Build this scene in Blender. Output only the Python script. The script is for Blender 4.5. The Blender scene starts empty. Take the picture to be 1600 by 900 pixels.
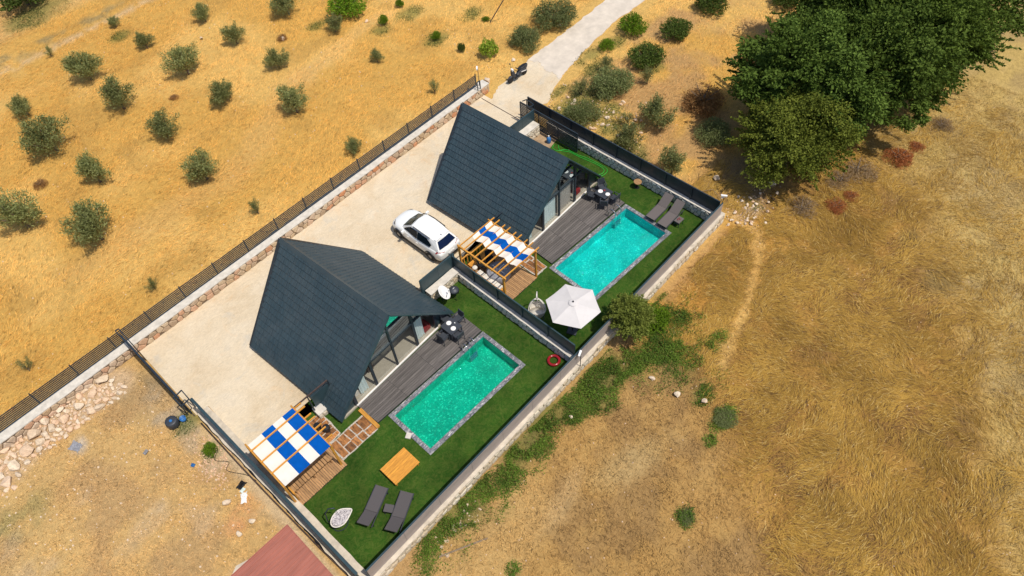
import bpy, math, random
import numpy as np
from mathutils import Vector, Matrix, Euler
random.seed(7); rng = np.random.default_rng(7)
PI = math.pi
sc = bpy.context.scene
C = sc.collection

# ------------------------------------------------------------------ camera
cam = bpy.data.cameras.new('camera'); camo = bpy.data.objects.new('camera', cam); C.objects.link(camo)
cam.sensor_width = 36; cam.lens = 25.2; cam.clip_end = 1500; cam.clip_start = .5
CR = Matrix(((0.6816, 0.604067, -0.412945), (-0.729899, 0.521443, -0.441978), (-0.051657, 0.602661, 0.796324)))
camo.matrix_world = Matrix.Translation((0, 0, 31.5)) @ CR.to_4x4()
sc.camera = camo

# ------------------------------------------------------------------ sky + sun
SUN = Vector((.09, -.46, 1)).normalized()          # direction towards the sun
elev = math.asin(SUN.z); az = math.atan2(SUN.x, SUN.y)
w = bpy.data.worlds.new('World'); sc.world = w; w.use_nodes = True
nt = w.node_tree; bg = nt.nodes['Background']
sky = nt.nodes.new('ShaderNodeTexSky'); sky.sky_type = 'NISHITA'; sky.sun_disc = False
sky.sun_elevation = elev; sky.sun_rotation = az; sky.dust_density = 1.5
nt.links.new(sky.outputs[0], bg.inputs[0]); bg.inputs[1].default_value = .13
sl = bpy.data.lights.new('sun', 'SUN'); sl.energy = 3.95; sl.angle = math.radians(.53); sl.color = (1, .94, .85)
so = bpy.data.objects.new('sun', sl); C.objects.link(so); so.rotation_euler = SUN.to_track_quat('Z', 'Y').to_euler()
so.location = (0, 0, 60)
vs = sc.view_settings; vs.view_transform = 'Standard'; vs.look = 'None'; vs.exposure = 0; vs.gamma = 1
sc.render.resolution_x = 1024; sc.render.resolution_y = 576

# ------------------------------------------------------------------ materials
def S(r, g, b):                                     # sRGB 0-255 -> linear
    f = lambda c: (c/255/12.92) if c/255 <= .04045 else ((c/255+.055)/1.055)**2.4
    return (f(r), f(g), f(b), 1)
class NT:
    def __init__(s, name):
        s.m = bpy.data.materials.new(name); s.m.use_nodes = True; s.t = s.m.node_tree
        s.p = s.t.nodes['Principled BSDF']; s.out = s.t.nodes['Material Output']; s._co = None
    def n(s, typ, **k):
        o = s.t.nodes.new(typ)
        for a, b in k.items():
            if a.startswith('i_'):
                o.inputs[a[2:].replace('_', ' ')].default_value = b
            else: setattr(o, a, b)
        return o
    def l(s, a, b): s.t.links.new(a, b)
    def pos(s):
        if s._co is None: s._co = s.n('ShaderNodeNewGeometry').outputs['Position']
        return s._co
    def obj(s): return s.n('ShaderNodeTexCoord').outputs['Object']
    def noise(s, scale, detail=4, rough=.55, co=None, stretch=None, dist=0):
        co = co or s.pos()
        if stretch:
            mp = s.n('ShaderNodeMapping'); mp.inputs['Scale'].default_value = stretch[:3]
            if len(stretch) > 3: mp.inputs['Rotation'].default_value = (0, 0, stretch[3])
            s.l(co, mp.inputs[0]); co = mp.outputs[0]
        t = s.n('ShaderNodeTexNoise'); t.inputs['Scale'].default_value = scale; t.inputs['Detail'].default_value = detail
        t.inputs['Roughness'].default_value = rough; t.inputs['Distortion'].default_value = dist
        s.l(co, t.inputs['Vector']); return t.outputs['Fac']
    def ramp(s, fac, *stops):
        r = s.n('ShaderNodeValToRGB'); e = r.color_ramp.elements
        while len(e) < len(stops): e.new(.5)
        for q, (p, c) in zip(e, stops): q.position = p; q.color = c if len(c) == 4 else (*c, 1)
        s.l(fac, r.inputs[0]); return r.outputs[0]
    def mix(s, fac, a, b, mode='MIX'):
        m = s.n('ShaderNodeMix', data_type='RGBA', blend_type=mode)
        for sock, v in ((m.inputs[0], fac), (m.inputs[6], a), (m.inputs[7], b)):
            if hasattr(v, 'is_output') or isinstance(v, bpy.types.NodeSocket): s.l(v, sock)
            else: sock.default_value = v
        return m.outputs[2]
    def bump(s, h, strength=.3, dist=.02):
        b = s.n('ShaderNodeBump'); b.inputs['Strength'].default_value = strength; b.inputs['Distance'].default_value = dist
        s.l(h, b.inputs['Height']); s.l(b.outputs[0], s.p.inputs['Normal'])
    def rnd(s): return s.n('ShaderNodeObjectInfo').outputs['Random']
def V4(v): return (v, v, v, 1)

def mat(name, col, rough=.7, var=.12, nscale=6, metal=0, bump=0, bscale=30, objvar=0, spec=.5, stretch=None):
    k = NT(name)
    c2 = tuple(x*(1-var*2) for x in col[:3])+(1,); c1 = tuple(min(1, x*(1+var)) for x in col[:3])+(1,)
    f = k.noise(nscale, 6, .65, stretch=stretch)
    o = k.ramp(f, (.3, c2), (.7, c1))
    if objvar:
        r = k.ramp(k.rnd(), (0, V4(1-objvar)), (1, V4(1+objvar))); o = k.mix(1.0, o, r, 'MULTIPLY')
    k.l(o, k.p.inputs['Base Color']); k.p.inputs['Roughness'].default_value = rough; k.p.inputs['Metallic'].default_value = metal
    k.p.inputs['Specular IOR Level'].default_value = spec
    if bump: k.bump(k.noise(bscale, 5, .6), bump)
    return k.m

M = {}
M['metal_dark'] = mat('dark_slate_metal', (.022, .032, .042, 1), .45, .15, 3)
M['metal_teal'] = mat('teal_grey_metal', (.030, .058, .068, 1), .42, .12, 2)
M['panel_grey'] = mat('grey_sheet_metal', (.33, .28, .255, 1), .5, .1, 1.2, stretch=(1, 1, 4))
M['brown_metal'] = mat('rusty_brown_metal', (.075, .045, .035, 1), .7, .3, 8)
M['render'] = mat('pale_render', (.58, .50, .39, 1), .9, .14, 2.5, bump=.3, bscale=25)
M['cap'] = mat('white_cement_cap', (.62, .57, .49, 1), .9, .12, 3, bump=.2)
M['mortar'] = mat('brown_mortar', (.20, .14, .09, 1), .95, .2, 7, bump=.5)
M['mortar_pale'] = mat('pale_mortar', (.52, .44, .32, 1), .95, .2, 7, bump=.5)
M['mortar_grey'] = mat('grey_mortar', (.19, .19, .18, 1), .95, .2, 7, bump=.5)
def stone(name, cols):
    k = NT(name); o = k.ramp(k.rnd(), *[(i/(len(cols)-1), c) for i, c in enumerate(cols)])
    f = k.ramp(k.noise(9, 6, .7), (.3, V4(.72)), (.7, V4(1.12)))
    k.l(k.mix(1.0, o, f, 'MULTIPLY'), k.p.inputs['Base Color']); k.p.inputs['Roughness'].default_value = .9
    k.bump(k.noise(22, 6, .7), .6, .03); return k.m
M['stone_warm'] = stone('warm_field_stone', [(.50, .34, .19, 1), (.62, .48, .32, 1), (.42, .30, .19, 1), (.64, .50, .36, 1), (.58, .25, .11, 1), (.56, .46, .33, 1)])
M['stone_grey'] = stone('grey_blue_field_stone', [(.66, .66, .62, 1), (.76, .70, .60, 1), (.48, .50, .50, 1), (.78, .66, .52, 1), (.66, .66, .62, 1)])
M['stone_cream'] = stone('cream_field_stone', [(.62, .54, .40, 1), (.66, .58, .45, 1), (.52, .43, .30, 1), (.60, .47, .31, 1)])
M['rock'] = stone('pale_orange_rock', [(.74, .56, .38, 1), (.70, .58, .43, 1), (.72, .47, .29, 1), (.68, .54, .38, 1), (.58, .44, .30, 1)])
M['wood'] = mat('orange_pine', (.60, .28, .042, 1), .55, .2, 3, stretch=(6, 1, 6), objvar=.12)
M['wood_x'] = mat('orange_pine_x', (.66, .29, .036, 1), .55, .16, 3, stretch=(1, 6, 6), objvar=.10)
M['wood_deck'] = mat('brown_deck_board', (.42, .235, .10, 1), .65, .2, 4, stretch=(6, 1, 6), objvar=.2)
M['slab'] = mat('rust_brown_timber_slab', (.36, .15, .042, 1), .55, .42, 3.2, objvar=.45, stretch=(3, 1, 1))
M['pebble'] = mat('white_pebble', (.52, .46, .38, 1), .85, .3, 18, bump=.6)
M['deckgrey'] = mat('weathered_grey_deck', (.128, .112, .102, 1), .75, .2, 2.2, stretch=(.5, 5, 4), objvar=.22)
M['white'] = mat('white_plaster', (.74, .71, .66, 1), .7, .06, 3)
M['cream_cloth'] = mat('cream_canvas', (.74, .68, .59, 1), .85, .04, 3, bump=.15, bscale=9)
M['umb_cloth'] = mat('pale_grey_canvas', (.60, .565, .54, 1), .85, .04, 2, bump=.15, bscale=6)
M['blue_cloth'] = mat('royal_blue_canvas', (.001, .085, .37, 1), 1, .08, 3, bump=.15, bscale=9, spec=.1)
M['grey_mesh'] = mat('charcoal_sling_fabric', (.085, .075, .075, 1), .8, .08, 40)
M['brown_mesh'] = mat('taupe_sling_fabric', (.125, .105, .098, 1), .8, .08, 40)
M['black'] = mat('black_plastic', (.012, .013, .015, 1), .45, .1, 9)
M['char'] = mat('charcoal_plastic', (.04, .045, .055, 1), .5, .1, 9)
M['tyre'] = mat('black_rubber', (.015, .015, .016, 1), .85, .1, 9)
M['rim'] = mat('grey_alloy', (.22, .22, .23, 1), .35, .05, 9, metal=.7)
M['chrome'] = mat('polished_steel', (.75, .75, .76, 1), .15, .02, 9, metal=1)
M['plate'] = mat('white_glazed_china', (.82, .80, .76, 1), .3, .02, 9)
M['red'] = mat('red_upholstery', (.30, .015, .02, 1), .6, .1, 9)
M['ring'] = mat('glossy_red_vinyl', (.30, .012, .018, 1), .2, .15, 9)
M['hose'] = mat('bright_green_hose', (.02, .50, .05, 1), .4, .05, 9)
M['blue_plastic'] = mat('blue_plastic', (.03, .16, .42, 1), .5, .1, 9)
M['pink'] = mat('mauve_panel', (.34, .27, .27, 1), .7, .06, 5)
M['floor_in'] = mat('beige_floor_tile', (.42, .37, .29, 1), .4, .06, 5)
M['curtain'] = mat('pale_aqua_curtain', (.70, .80, .76, 1), .8, .14, 3, stretch=(22, 22, .3))
M['curtain_b'] = mat('taupe_curtain', (.46, .42, .36, 1), .8, .14, 3, stretch=(22, 22, .3))
M['wicker'] = mat('white_wicker', (.70, .65, .57, 1), .7, .1, 12)
M['cushion'] = mat('cream_cushion', (.70, .65, .56, 1), .85, .1, 8)
M['tubgrey'] = mat('grey_tub_cover', (.27, .27, .29, 1), .6, .12, 3)
M['shed'] = mat('brick_red_sheet_metal', (.36, .125, .085, 1), .55, .12, 1.6, stretch=(.4, 3, 1))
M['bark'] = mat('grey_brown_bark', (.16, .12, .085, 1), .9, .25, 9, bump=.6)
M['drywood'] = mat('dry_dead_twig', (.26, .19, .12, 1), .9, .25, 9)
M['fascia'] = mat('dark_fascia', (.020, .027, .034, 1), .5, .1, 3)

def roofmat():
    k = NT('slate_blue_metal_tile')
    base = k.ramp(k.noise(1.1, 5, .6), (.3, (.024, .047, .060, 1)), (.72, (.035, .060, .072, 1)))
    r = k.ramp(k.rnd(), (0, V4(.94)), (1, V4(1.06))); o = k.mix(1.0, base, r, 'MULTIPLY')
    du = k.ramp(k.noise(.8, 6, .7, dist=.6), (.45, V4(0)), (.75, V4(.32))); o = k.mix(du, o, (.085, .095, .098, 1))
    sp = k.ramp(k.noise(30, 2, .5), (.72, V4(0)), (.76, V4(1)))
    o = k.mix(sp, o, (.16, .15, .13, 1))
    k.l(o, k.p.inputs['Base Color']); k.p.inputs['Roughness'].default_value = .5
    return k.m
M['roof'] = roofmat()

def glassmat(name, refl, tint, base_refl):
    k = NT(name); t = k.t; t.nodes.remove(k.p)
    tr = k.n('ShaderNodeBsdfTransparent'); tr.inputs[0].default_value = tint
    gl = k.n('ShaderNodeBsdfGlossy'); gl.inputs['Roughness'].default_value = .01; gl.inputs[0].default_value = refl
    lw = k.n('ShaderNodeLayerWeight'); lw.inputs[0].default_value = .5; fr = k.n('ShaderNodeMath', operation='POWER'); k.l(lw.outputs['Facing'], fr.inputs[0]); fr.inputs[1].default_value = 5
    ma = k.n('ShaderNodeMath', operation='MULTIPLY_ADD'); k.l(fr.outputs[0], ma.inputs[0]); ma.inputs[1].default_value = 1-base_refl; ma.inputs[2].default_value = base_refl
    mx = k.n('ShaderNodeMixShader'); k.l(ma.outputs[0], mx.inputs[0]); k.l(tr.outputs[0], mx.inputs[1]); k.l(gl.outputs[0], mx.inputs[2])
    k.l(mx.outputs[0], k.out.inputs[0]); return k.m
M['glass'] = glassmat('tinted_window_glass', (.9, .95, .95, 1), (.88, .90, .90, 1), .08)
M['glass_up'] = glassmat('mirror_tinted_glass', (.85, .95, .93, 1), (.25, .28, .28, 1), .50)
kk = NT('dark_car_glass'); kk.p.inputs['Base Color'].default_value = (.006, .012, .018, 1); kk.p.inputs['Roughness'].default_value = .05; kk.p.inputs['Specular IOR Level'].default_value = .1; M['carglass'] = kk.m
kk = NT('blue_black_rear_glass'); kk.p.inputs['Base Color'].default_value = (.006, .014, .045, 1); kk.p.inputs['Roughness'].default_value = .06; kk.p.inputs['Specular IOR Level'].default_value = .1; M['carglass_r'] = kk.m
kk = NT('green_grey_windscreen'); kk.p.inputs['Base Color'].default_value = (.010, .028, .024, 1); kk.p.inputs['Roughness'].default_value = .05; kk.p.inputs['Specular IOR Level'].default_value = .1; M['carglass_f'] = kk.m
kk = NT('white_car_paint'); kk.p.inputs['Base Color'].default_value = (.80, .80, .77, 1); kk.p.inputs['Roughness'].default_value = .32; kk.p.inputs['Coat Weight'].default_value = .6; M['carwhite'] = kk.m
kk = NT('red_tail_lens'); kk.p.inputs['Base Color'].default_value = (.35, .01, .015, 1); kk.p.inputs['Roughness'].default_value = .15; M['tail'] = kk.m

def watermat():
    k = NT('pool_water'); t = k.t; t.nodes.remove(k.p)
    n1 = k.noise(2.6, 3, .6, dist=.8); n2 = k.noise(9, 3, .6, dist=1.2)
    ad = k.n('ShaderNodeMath', operation='MULTIPLY_ADD'); k.l(n2, ad.inputs[0]); ad.inputs[1].default_value = .35; k.l(n1, ad.inputs[2])
    b = k.n('ShaderNodeBump'); b.inputs['Strength'].default_value = 1; b.inputs['Distance'].default_value = .16; k.l(ad.outputs[0], b.inputs['Height'])
    tr = k.n('ShaderNodeBsdfTransparent'); tr.inputs[0].default_value = (.42, .93, .84, 1)
    gl = k.n('ShaderNodeBsdfGlossy'); gl.inputs['Roughness'].default_value = .03; k.l(b.outputs[0], gl.inputs['Normal'])
    lw = k.n('ShaderNodeLayerWeight'); lw.inputs[0].default_value = .5; k.l(b.outputs[0], lw.inputs['Normal']); pw = k.n('ShaderNodeMath', operation='POWER'); k.l(lw.outputs['Facing'], pw.inputs[0]); pw.inputs[1].default_value = 5
    fr = k.n('ShaderNodeMath', operation='MULTIPLY_ADD'); k.l(pw.outputs[0], fr.inputs[0]); fr.inputs[1].default_value = .97; fr.inputs[2].default_value = .025
    mx = k.n('ShaderNodeMixShader'); k.l(fr.outputs[0], mx.inputs[0]); k.l(tr.outputs[0], mx.inputs[1]); k.l(gl.outputs[0], mx.inputs[2])
    k.l(mx.outputs[0], k.out.inputs[0]); return k.m
M['water'] = watermat()
def mosaic(name, a, b, c):
    k = NT(name)
    vo = k.n('ShaderNodeTexVoronoi'); vo.inputs['Scale'].default_value = 17; k.l(k.pos(), vo.inputs[0])
    sp = k.n('ShaderNodeSeparateColor'); k.l(vo.outputs['Color'], sp.inputs[0])
    o = k.ramp(sp.outputs[0], (0, a), (.5, b), (.82, b), (.97, c))  # lightest cells put the water's caustic sparkle into the tile colour
    big = k.ramp(k.noise(.9, 3, .5), (.35, V4(.78)), (.7, V4(1.12)))
    k.l(k.mix(1.0, o, big, 'MULTIPLY'), k.p.inputs['Base Color']); k.p.inputs['Roughness'].default_value = .4; return k.m
M['mosaic1'] = mosaic('green_mosaic_and_sparkle', (.0, .33, .25, 1), (.0, .43, .32, 1), (.08, .74, .54, 1))
M['mosaic2'] = mosaic('aqua_mosaic_and_sparkle', (.0, .43, .46, 1), (.0, .56, .60, 1), (.12, .82, .80, 1))
def coping():
    k = NT('grey_split_stone_coping')
    vo = k.n('ShaderNodeTexVoronoi'); vo.inputs['Scale'].default_value = 9; mp = k.n('ShaderNodeMapping'); mp.inputs['Scale'].default_value = (1, 2.4, 1)
    k.l(k.pos(), mp.inputs[0]); k.l(mp.outputs[0], vo.inputs[0]); sp = k.n('ShaderNodeSeparateColor'); k.l(vo.outputs['Color'], sp.inputs[0])
    o = k.ramp(sp.outputs[0], (0, (.10, .105, .12, 1)), (.6, (.20, .20, .215, 1)), (.9, (.30, .29, .29, 1)), (1, (.55, .52, .5, 1)))
    r = k.ramp(k.rnd(), (0, V4(.8)), (1, V4(1.15)))
    k.l(k.mix(1.0, o, r, 'MULTIPLY'), k.p.inputs['Base Color']); k.p.inputs['Roughness'].default_value = .6; k.bump(k.noise(30, 3), .5); return k.m
M['coping'] = coping()
def turf():
    k = NT('artificial_turf')
    f = k.noise(1.2, 5, .6); o = k.ramp(f, (.25, (.018, .052, .006, 1)), (.5, (.026, .074, .008, 1)), (.78, (.052, .098, .012, 1)))
    g = k.ramp(k.noise(28, 4, .75), (.25, V4(.55)), (.75, V4(1.45))); o = k.mix(1.0, o, g, 'MULTIPLY')
    h = k.ramp(k.noise(3.5, 6, .8, dist=1.5), (.44, V4(0)), (.66, V4(.8))); o = k.mix(h, o, (.085, .115, .022, 1))
    pl_ = k.ramp(k.noise(.45, 3, .5), (.35, V4(.80)), (.65, V4(1.18))); o = k.mix(1.0, o, pl_, 'MULTIPLY')
    k.l(o, k.p.inputs['Base Color']); k.p.inputs['Roughness'].default_value = 1; k.p.inputs['Specular IOR Level'].default_value = .1
    k.bump(k.noise(45, 4, .8), .8, .03); return k.m
M['turf'] = turf()
def concrete():
    k = NT('pale_cream_concrete')
    o = k.ramp(k.noise(.35, 6, .62, dist=.6), (.28, (.56, .43, .27, 1)), (.45, (.64, .52, .355, 1)), (.6, (.68, .57, .41, 1)), (.75, (.62, .54, .42, 1)))
    o2 = k.ramp(k.noise(.7, 5, .6, dist=1.4), (.58, V4(0)), (.72, V4(.38))); o = k.mix(o2, o, (.64, .39, .18, 1))
    o3 = k.ramp(k.noise(.55, 5, .65, dist=.8), (.57, V4(0)), (.70, V4(.55))); o = k.mix(o3, o, (.50, .47, .40, 1))
    cr = k.ramp(k.noise(3.5, 8, .72, stretch=(1, 2.6, 1, .6), dist=2), (.35, V4(.80)), (.6, V4(1.03))); ty = k.ramp(k.noise(.9, 5, .6, stretch=(.35, 2.2, 1, -.25), dist=.8), (.60, V4(1)), (.72, V4(.86))); cr = k.mix(1.0, cr, ty, 'MULTIPLY'); o = k.mix(1.0, o, cr, 'MULTIPLY')
    sp = k.ramp(k.noise(16, 2, .5), (.72, V4(0)), (.77, V4(.5))); o = k.mix(sp, o, (.30, .25, .18, 1))
    k.l(o, k.p.inputs['Base Color']); k.p.inputs['Roughness'].default_value = .9; k.bump(k.noise(9, 6, .7), .45, .04); return k.m
M['concrete'] = concrete()
def attrmat(name, attr='Col', rough=.9, fine=True, transl=0, bump=.7, spec=.2):
    k = NT(name); a = k.n('ShaderNodeAttribute', attribute_name=attr); o = a.outputs['Color']
    if fine:
        f = k.ramp(k.noise(3.2, 8, .78, dist=.5), (.28, V4(.62)), (.5, V4(1.0)), (.72, V4(1.22))); o = k.mix(1.0, o, f, 'MULTIPLY')
        g = k.ramp(k.noise(19, 6, .8), (.3, V4(.60)), (.68, V4(1.30))); o = k.mix(1.0, o, g, 'MULTIPLY')
        k.bump(k.noise(11, 6, .75), bump, .08)
    else:
        r = k.ramp(k.rnd(), (0, V4(.82)), (1, V4(1.15))); o = k.mix(1.0, o, r, 'MULTIPLY')
    k.l(o, k.p.inputs['Base Color']); k.p.inputs['Roughness'].default_value = rough; k.p.inputs['Specular IOR Level'].default_value = spec
    if transl:
        tl = k.n('ShaderNodeBsdfTranslucent'); k.l(o, tl.inputs[0]); mx = k.n('ShaderNodeMixShader'); mx.inputs[0].default_value = transl
        k.l(k.p.outputs[0], mx.inputs[1]); k.l(tl.outputs[0], mx.inputs[2]); k.l(mx.outputs[0], k.out.inputs[0])
    return k.m
M['ground'] = attrmat('dry_ground')
M['straw'] = attrmat('dry_straw', fine=False, transl=.2)
M['leaf'] = attrmat('leaves', fine=False, rough=.7, transl=.25, spec=.12)

# ------------------------------------------------------------------ mesh helpers
class MB:
    def __init__(s): s.v = []; s.f = []
    def add(s, vs_, fs):
        o = len(s.v); s.v += [tuple(v) for v in vs_]; s.f += [tuple(i+o for i in f) for f in fs]; return s
    def box(s, c, d, rz=0, rx=0, ry=0):
        R = Euler((rx, ry, rz)).to_matrix(); vs_ = []
        for z in (-.5, .5):
            for x, y in ((-.5, -.5), (.5, -.5), (.5, .5), (-.5, .5)):
                vs_.append(Vector(c)+R@Vector((x*d[0], y*d[1], z*d[2])))
        return s.add(vs_, [(3, 2, 1, 0), (4, 5, 6, 7), (0, 1, 5, 4), (1, 2, 6, 5), (2, 3, 7, 6), (3, 0, 4, 7)])
    def bar(s, p, q, a, b=None, up=(0, 0, 1)):
        p, q = Vector(p), Vector(q); b = b or a; d = (q-p).normalized(); u = Vector(up)
        if abs(d.dot(u)) > .98: u = Vector((0, 1, 0))
        x = d.cross(u).normalized(); y = x.cross(d).normalized(); vs_ = []
        for e in (p, q):
            for i, j in ((-1, -1), (1, -1), (1, 1), (-1, 1)): vs_.append(e+x*(a/2*i)+y*(b/2*j))
        return s.add(vs_, [(0, 1, 2, 3), (7, 6, 5, 4), (0, 4, 5, 1), (1, 5, 6, 2), (2, 6, 7, 3), (3, 7, 4, 0)])
    def tube(s, pts, r, n=6, cap=True):
        pts = [Vector(p) for p in pts]; rs = r if hasattr(r, '__len__') else [r]*len(pts); o = len(s.v); x = None
        for i, p in enumerate(pts):
            d = (pts[min(i+1, len(pts)-1)]-pts[max(i-1, 0)])
            d = d.normalized() if d.length > 1e-9 else Vector((0, 0, 1))
            if x is None:
                u = Vector((0, 0, 1)) if abs(d.z) < .9 else Vector((1, 0, 0)); x = d.cross(u).normalized()
            else:
                x = (x-d*x.dot(d)); x = x.normalized() if x.length > 1e-6 else d.orthogonal().normalized()
            y = d.cross(x)
            for k in range(n): s.v.append(tuple(p+(x*math.cos(2*PI*k/n)+y*math.sin(2*PI*k/n))*rs[i]))
        for i in range(len(pts)-1):
            for k in range(n):
                a = o+i*n+k; b = o+i*n+(k+1) % n; s.f.append((a, b, b+n, a+n))
        if cap: s.f.append(tuple(o+k for k in reversed(range(n)))); s.f.append(tuple(o+(len(pts)-1)*n+k for k in range(n)))
        return s
    def lathe(s, c, prof, n=20):
        o = len(s.v)
        for r, z in prof:
            for k in range(n): s.v.append((c[0]+r*math.cos(2*PI*k/n), c[1]+r*math.sin(2*PI*k/n), c[2]+z))
        for i in range(len(prof)-1):
            for k in range(n):
                a = o+i*n+k; b = o+i*n+(k+1) % n; s.f.append((a, b, b+n, a+n))
        s.f.append(tuple(o+k for k in reversed(range(n)))); s.f.append(tuple(o+(len(prof)-1)*n+k for k in range(n)))
        return s
    def prism(s, poly, z0, z1):
        n = len(poly); o = len(s.v)
        for z in (z0, z1):
            for x, y in poly: s.v.append((x, y, z))
        s.f.append(tuple(o+k for k in reversed(range(n)))); s.f.append(tuple(o+n+k for k in range(n)))
        for k in range(n): a = o+k; b = o+(k+1) % n; s.f.append((a, b, b+n, a+n))
        return s
    def mesh(s, name, m, smooth=False):
        me = bpy.data.meshes.new(name); me.from_pydata(s.v, [], s.f); me.materials.append(M[m])
        if smooth: me.polygons.foreach_set('use_smooth', [True]*len(me.polygons))
        me.update(); return me
    def build(s, name, m, parent=None, smooth=False):
        return link(name, s.mesh(name, m, smooth), parent)
def link(name, me, parent=None):
    o = bpy.data.objects.new(name, me); C.objects.link(o)
    if parent is not None: o.parent = parent
    return o
def tag(o, label, cat=None, group=None, kind=None):
    if label: o['label'] = label
    if cat: o['category'] = cat
    if group: o['group'] = group
    if kind: o['kind'] = kind
    return o
def thing(name, label, cat, loc=(0, 0, 0), rz=0, group=None):
    o = bpy.data.objects.new(name, None); C.objects.link(o); o.location = loc; o.rotation_euler = (0, 0, rz); o.empty_display_size = .3
    return tag(o, label, cat, group)
def struct(name, mb, m, smooth=False):
    o = mb.build(name, m, None, smooth); o['kind'] = 'structure'; return o
def copy_tree(o, parent=None):
    c = o.copy(); C.objects.link(c); c.parent = parent
    for ch in list(o.children): copy_tree(ch, c)
    return c
def rot2(x, y, a): return x*math.cos(a)-y*math.sin(a), x*math.sin(a)+y*math.cos(a)
def np_mesh(name, V, F, col, m, quads=True):
    """V (n,3), F (f,k), col per vertex (n,3)"""
    me = bpy.data.meshes.new(name); k = F.shape[1]
    me.vertices.add(len(V)); me.vertices.foreach_set('co', V.astype(np.float32).ravel())
    me.loops.add(F.size); me.loops.foreach_set('vertex_index', F.astype(np.int32).ravel())
    me.polygons.add(len(F)); me.polygons.foreach_set('loop_start', np.arange(0, F.size, k, dtype=np.int32))
    me.polygons.foreach_set('loop_total', np.full(len(F), k, dtype=np.int32))
    a = me.color_attributes.new('Col', 'FLOAT_COLOR', 'POINT')
    a.data.foreach_set('color', np.c_[col, np.ones(len(V))].astype(np.float32).ravel())
    me.materials.append(M[m]); me.update(calc_edges=True); return me

# value noise
_g = {}
def vnoise(x, y, s, seed=0):
    if seed not in _g: _g[seed] = np.random.default_rng(100+seed).random((256, 256))
    g = _g[seed]; X = x/s+1000.3; Y = y/s+1000.7; i = np.floor(X).astype(int); j = np.floor(Y).astype(int); fx = X-i; fy = Y-j
    fx = fx*fx*(3-2*fx); fy = fy*fy*(3-2*fy); i &= 255; j &= 255; i1 = (i+1) & 255; j1 = (j+1) & 255
    return (g[i, j]*(1-fx)+g[i1, j]*fx)*(1-fy)+(g[i, j1]*(1-fx)+g[i1, j1]*fx)*fy
def fbm(x, y, s, seed=0, o=4):
    t = 0; a = .5; n = 0
    for k in range(o): t = t+a*vnoise(x, y, s/2**k, seed+k); n += a; a *= .5
    return t/n
def sm(a, b, x): t = np.clip((x-a)/(b-a), 0, 1); return t*t*(3-2*t)
def ell(x, y, cx, cy, rx, ry, a=0, soft=.5):
    dx, dy = x-cx, y-cy; c, s = math.cos(a), math.sin(a); u = (dx*c+dy*s)/rx; v = (-dx*s+dy*c)/ry
    d = np.sqrt(u*u+v*v)+(fbm(x, y, 1.6, 31)-.5)*.7
    return 1-sm(1-soft, 1+soft*.4, d)
def ellb(x, y, n, *a): return ell(x, y, *a)*(.25+.75*sm(.38, .62, n))
def segd(x, y, pts):
    d = np.full(np.shape(x), 1e9)
    for (ax, ay), (bx, by) in zip(pts, pts[1:]):
        ux, uy = bx-ax, by-ay; L = ux*ux+uy*uy; t = np.clip(((x-ax)*ux+(y-ay)*uy)/L, 0, 1)
        d = np.minimum(d, np.hypot(x-ax-t*ux, y-ay-t*uy))
    return d
WEED = [(19.6, 10.8), (20.6, 9.7), (19.6, 8.9), (18.2, 8.7), (16.6, 9.6), (14.4, 10.3), (13, 10.5), (11.4, 10.6), (9.6, 10.3), (7.8, 10.3), (6, 10.7), (4.2, 10.7)]
FPATH = [(28.6, 11.9), (28.5, 9.7), (27, 8.6), (24.3, 7.5), (21.7, 6.8), (19.7, 6.2)]
GREENS = [(17.2, 4.5, .8, .45), (12.07, 3.05, .45, .4), (17.7, 6.0, .7, .5), (15.8, 4.34, .35, .3), (5.4, 7.2, .35, .3), (30.8, 42.0, 1.3, .9), (29.7, 37.9, 1.1, .8), (33.8, 38.2, 1.1, .8), (27.9, 42.1, .9, .7), (11, 66.7, 2.6, 1.6),
          (31, 26.6, .9, .5), (30, 24.9, 1.2, .8), (35.2, 27.6, 1.2, .6), (37.9, 27.2, .9, .6), (37.4, 23.4, 1.0, .8), (29.1, 20.4, 1.2, .9), (33.6, 24.9, 1.2, 1.0), (31.4, 22.6, 1.0, .8), (28.9, 18.4, .8, .8), (30.1, 23.1, 1.4, 1.0), (30.8, 25.2, 2.2, .9), (32.3, 24.4, 1.8, 1.0), (34.3, 26.3, 1.4, .8), (30.2, 21.6, 1.2, .9), (29.4, 19.0, 1.0, 1.0), (38.4, 25.2, 1.0, .6), (-.3, 24.0, .9, .6), (-.36, 21.7, .5, .4), (30.2, 10.9, .5, .6), (14.2, 58, .8, .7), (16.4, 52.3, .8, .5), (25, 46.5, 1.0, .6), (32.1, 25.9, 1.0, .5), (20.6, 7.2, .9, .5)]
def weedmask(x, y):
    d = segd(x, y, WEED)
    wd = 1-sm(.35, 1.45, d+(fbm(x, y, 1.2, 5)-.5)*2.2)
    wd = np.maximum(wd, .7*(1-sm(.3, 2.6, np.hypot((x-18.6), (y-8.2))+(fbm(x, y, 1.5, 9)-.5)*2.5)))
    for cx, cy, rx, ry in GREENS: wd = np.maximum(wd, .95*ell(x, y, cx, cy, rx*1.1, ry*1.1, 0, .6))
    return wd
def pit(x, y): return sm(5.6, 6.1, x)*(1-sm(25.9, 26.3, x))*sm(13.0, 13.3, y)*(1-sm(16.9, 17.2, y))
def incomp(x, y):
    return (x > .25) & (x < 27.9) & (y > 11.2) & (y < 30.6)
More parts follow.
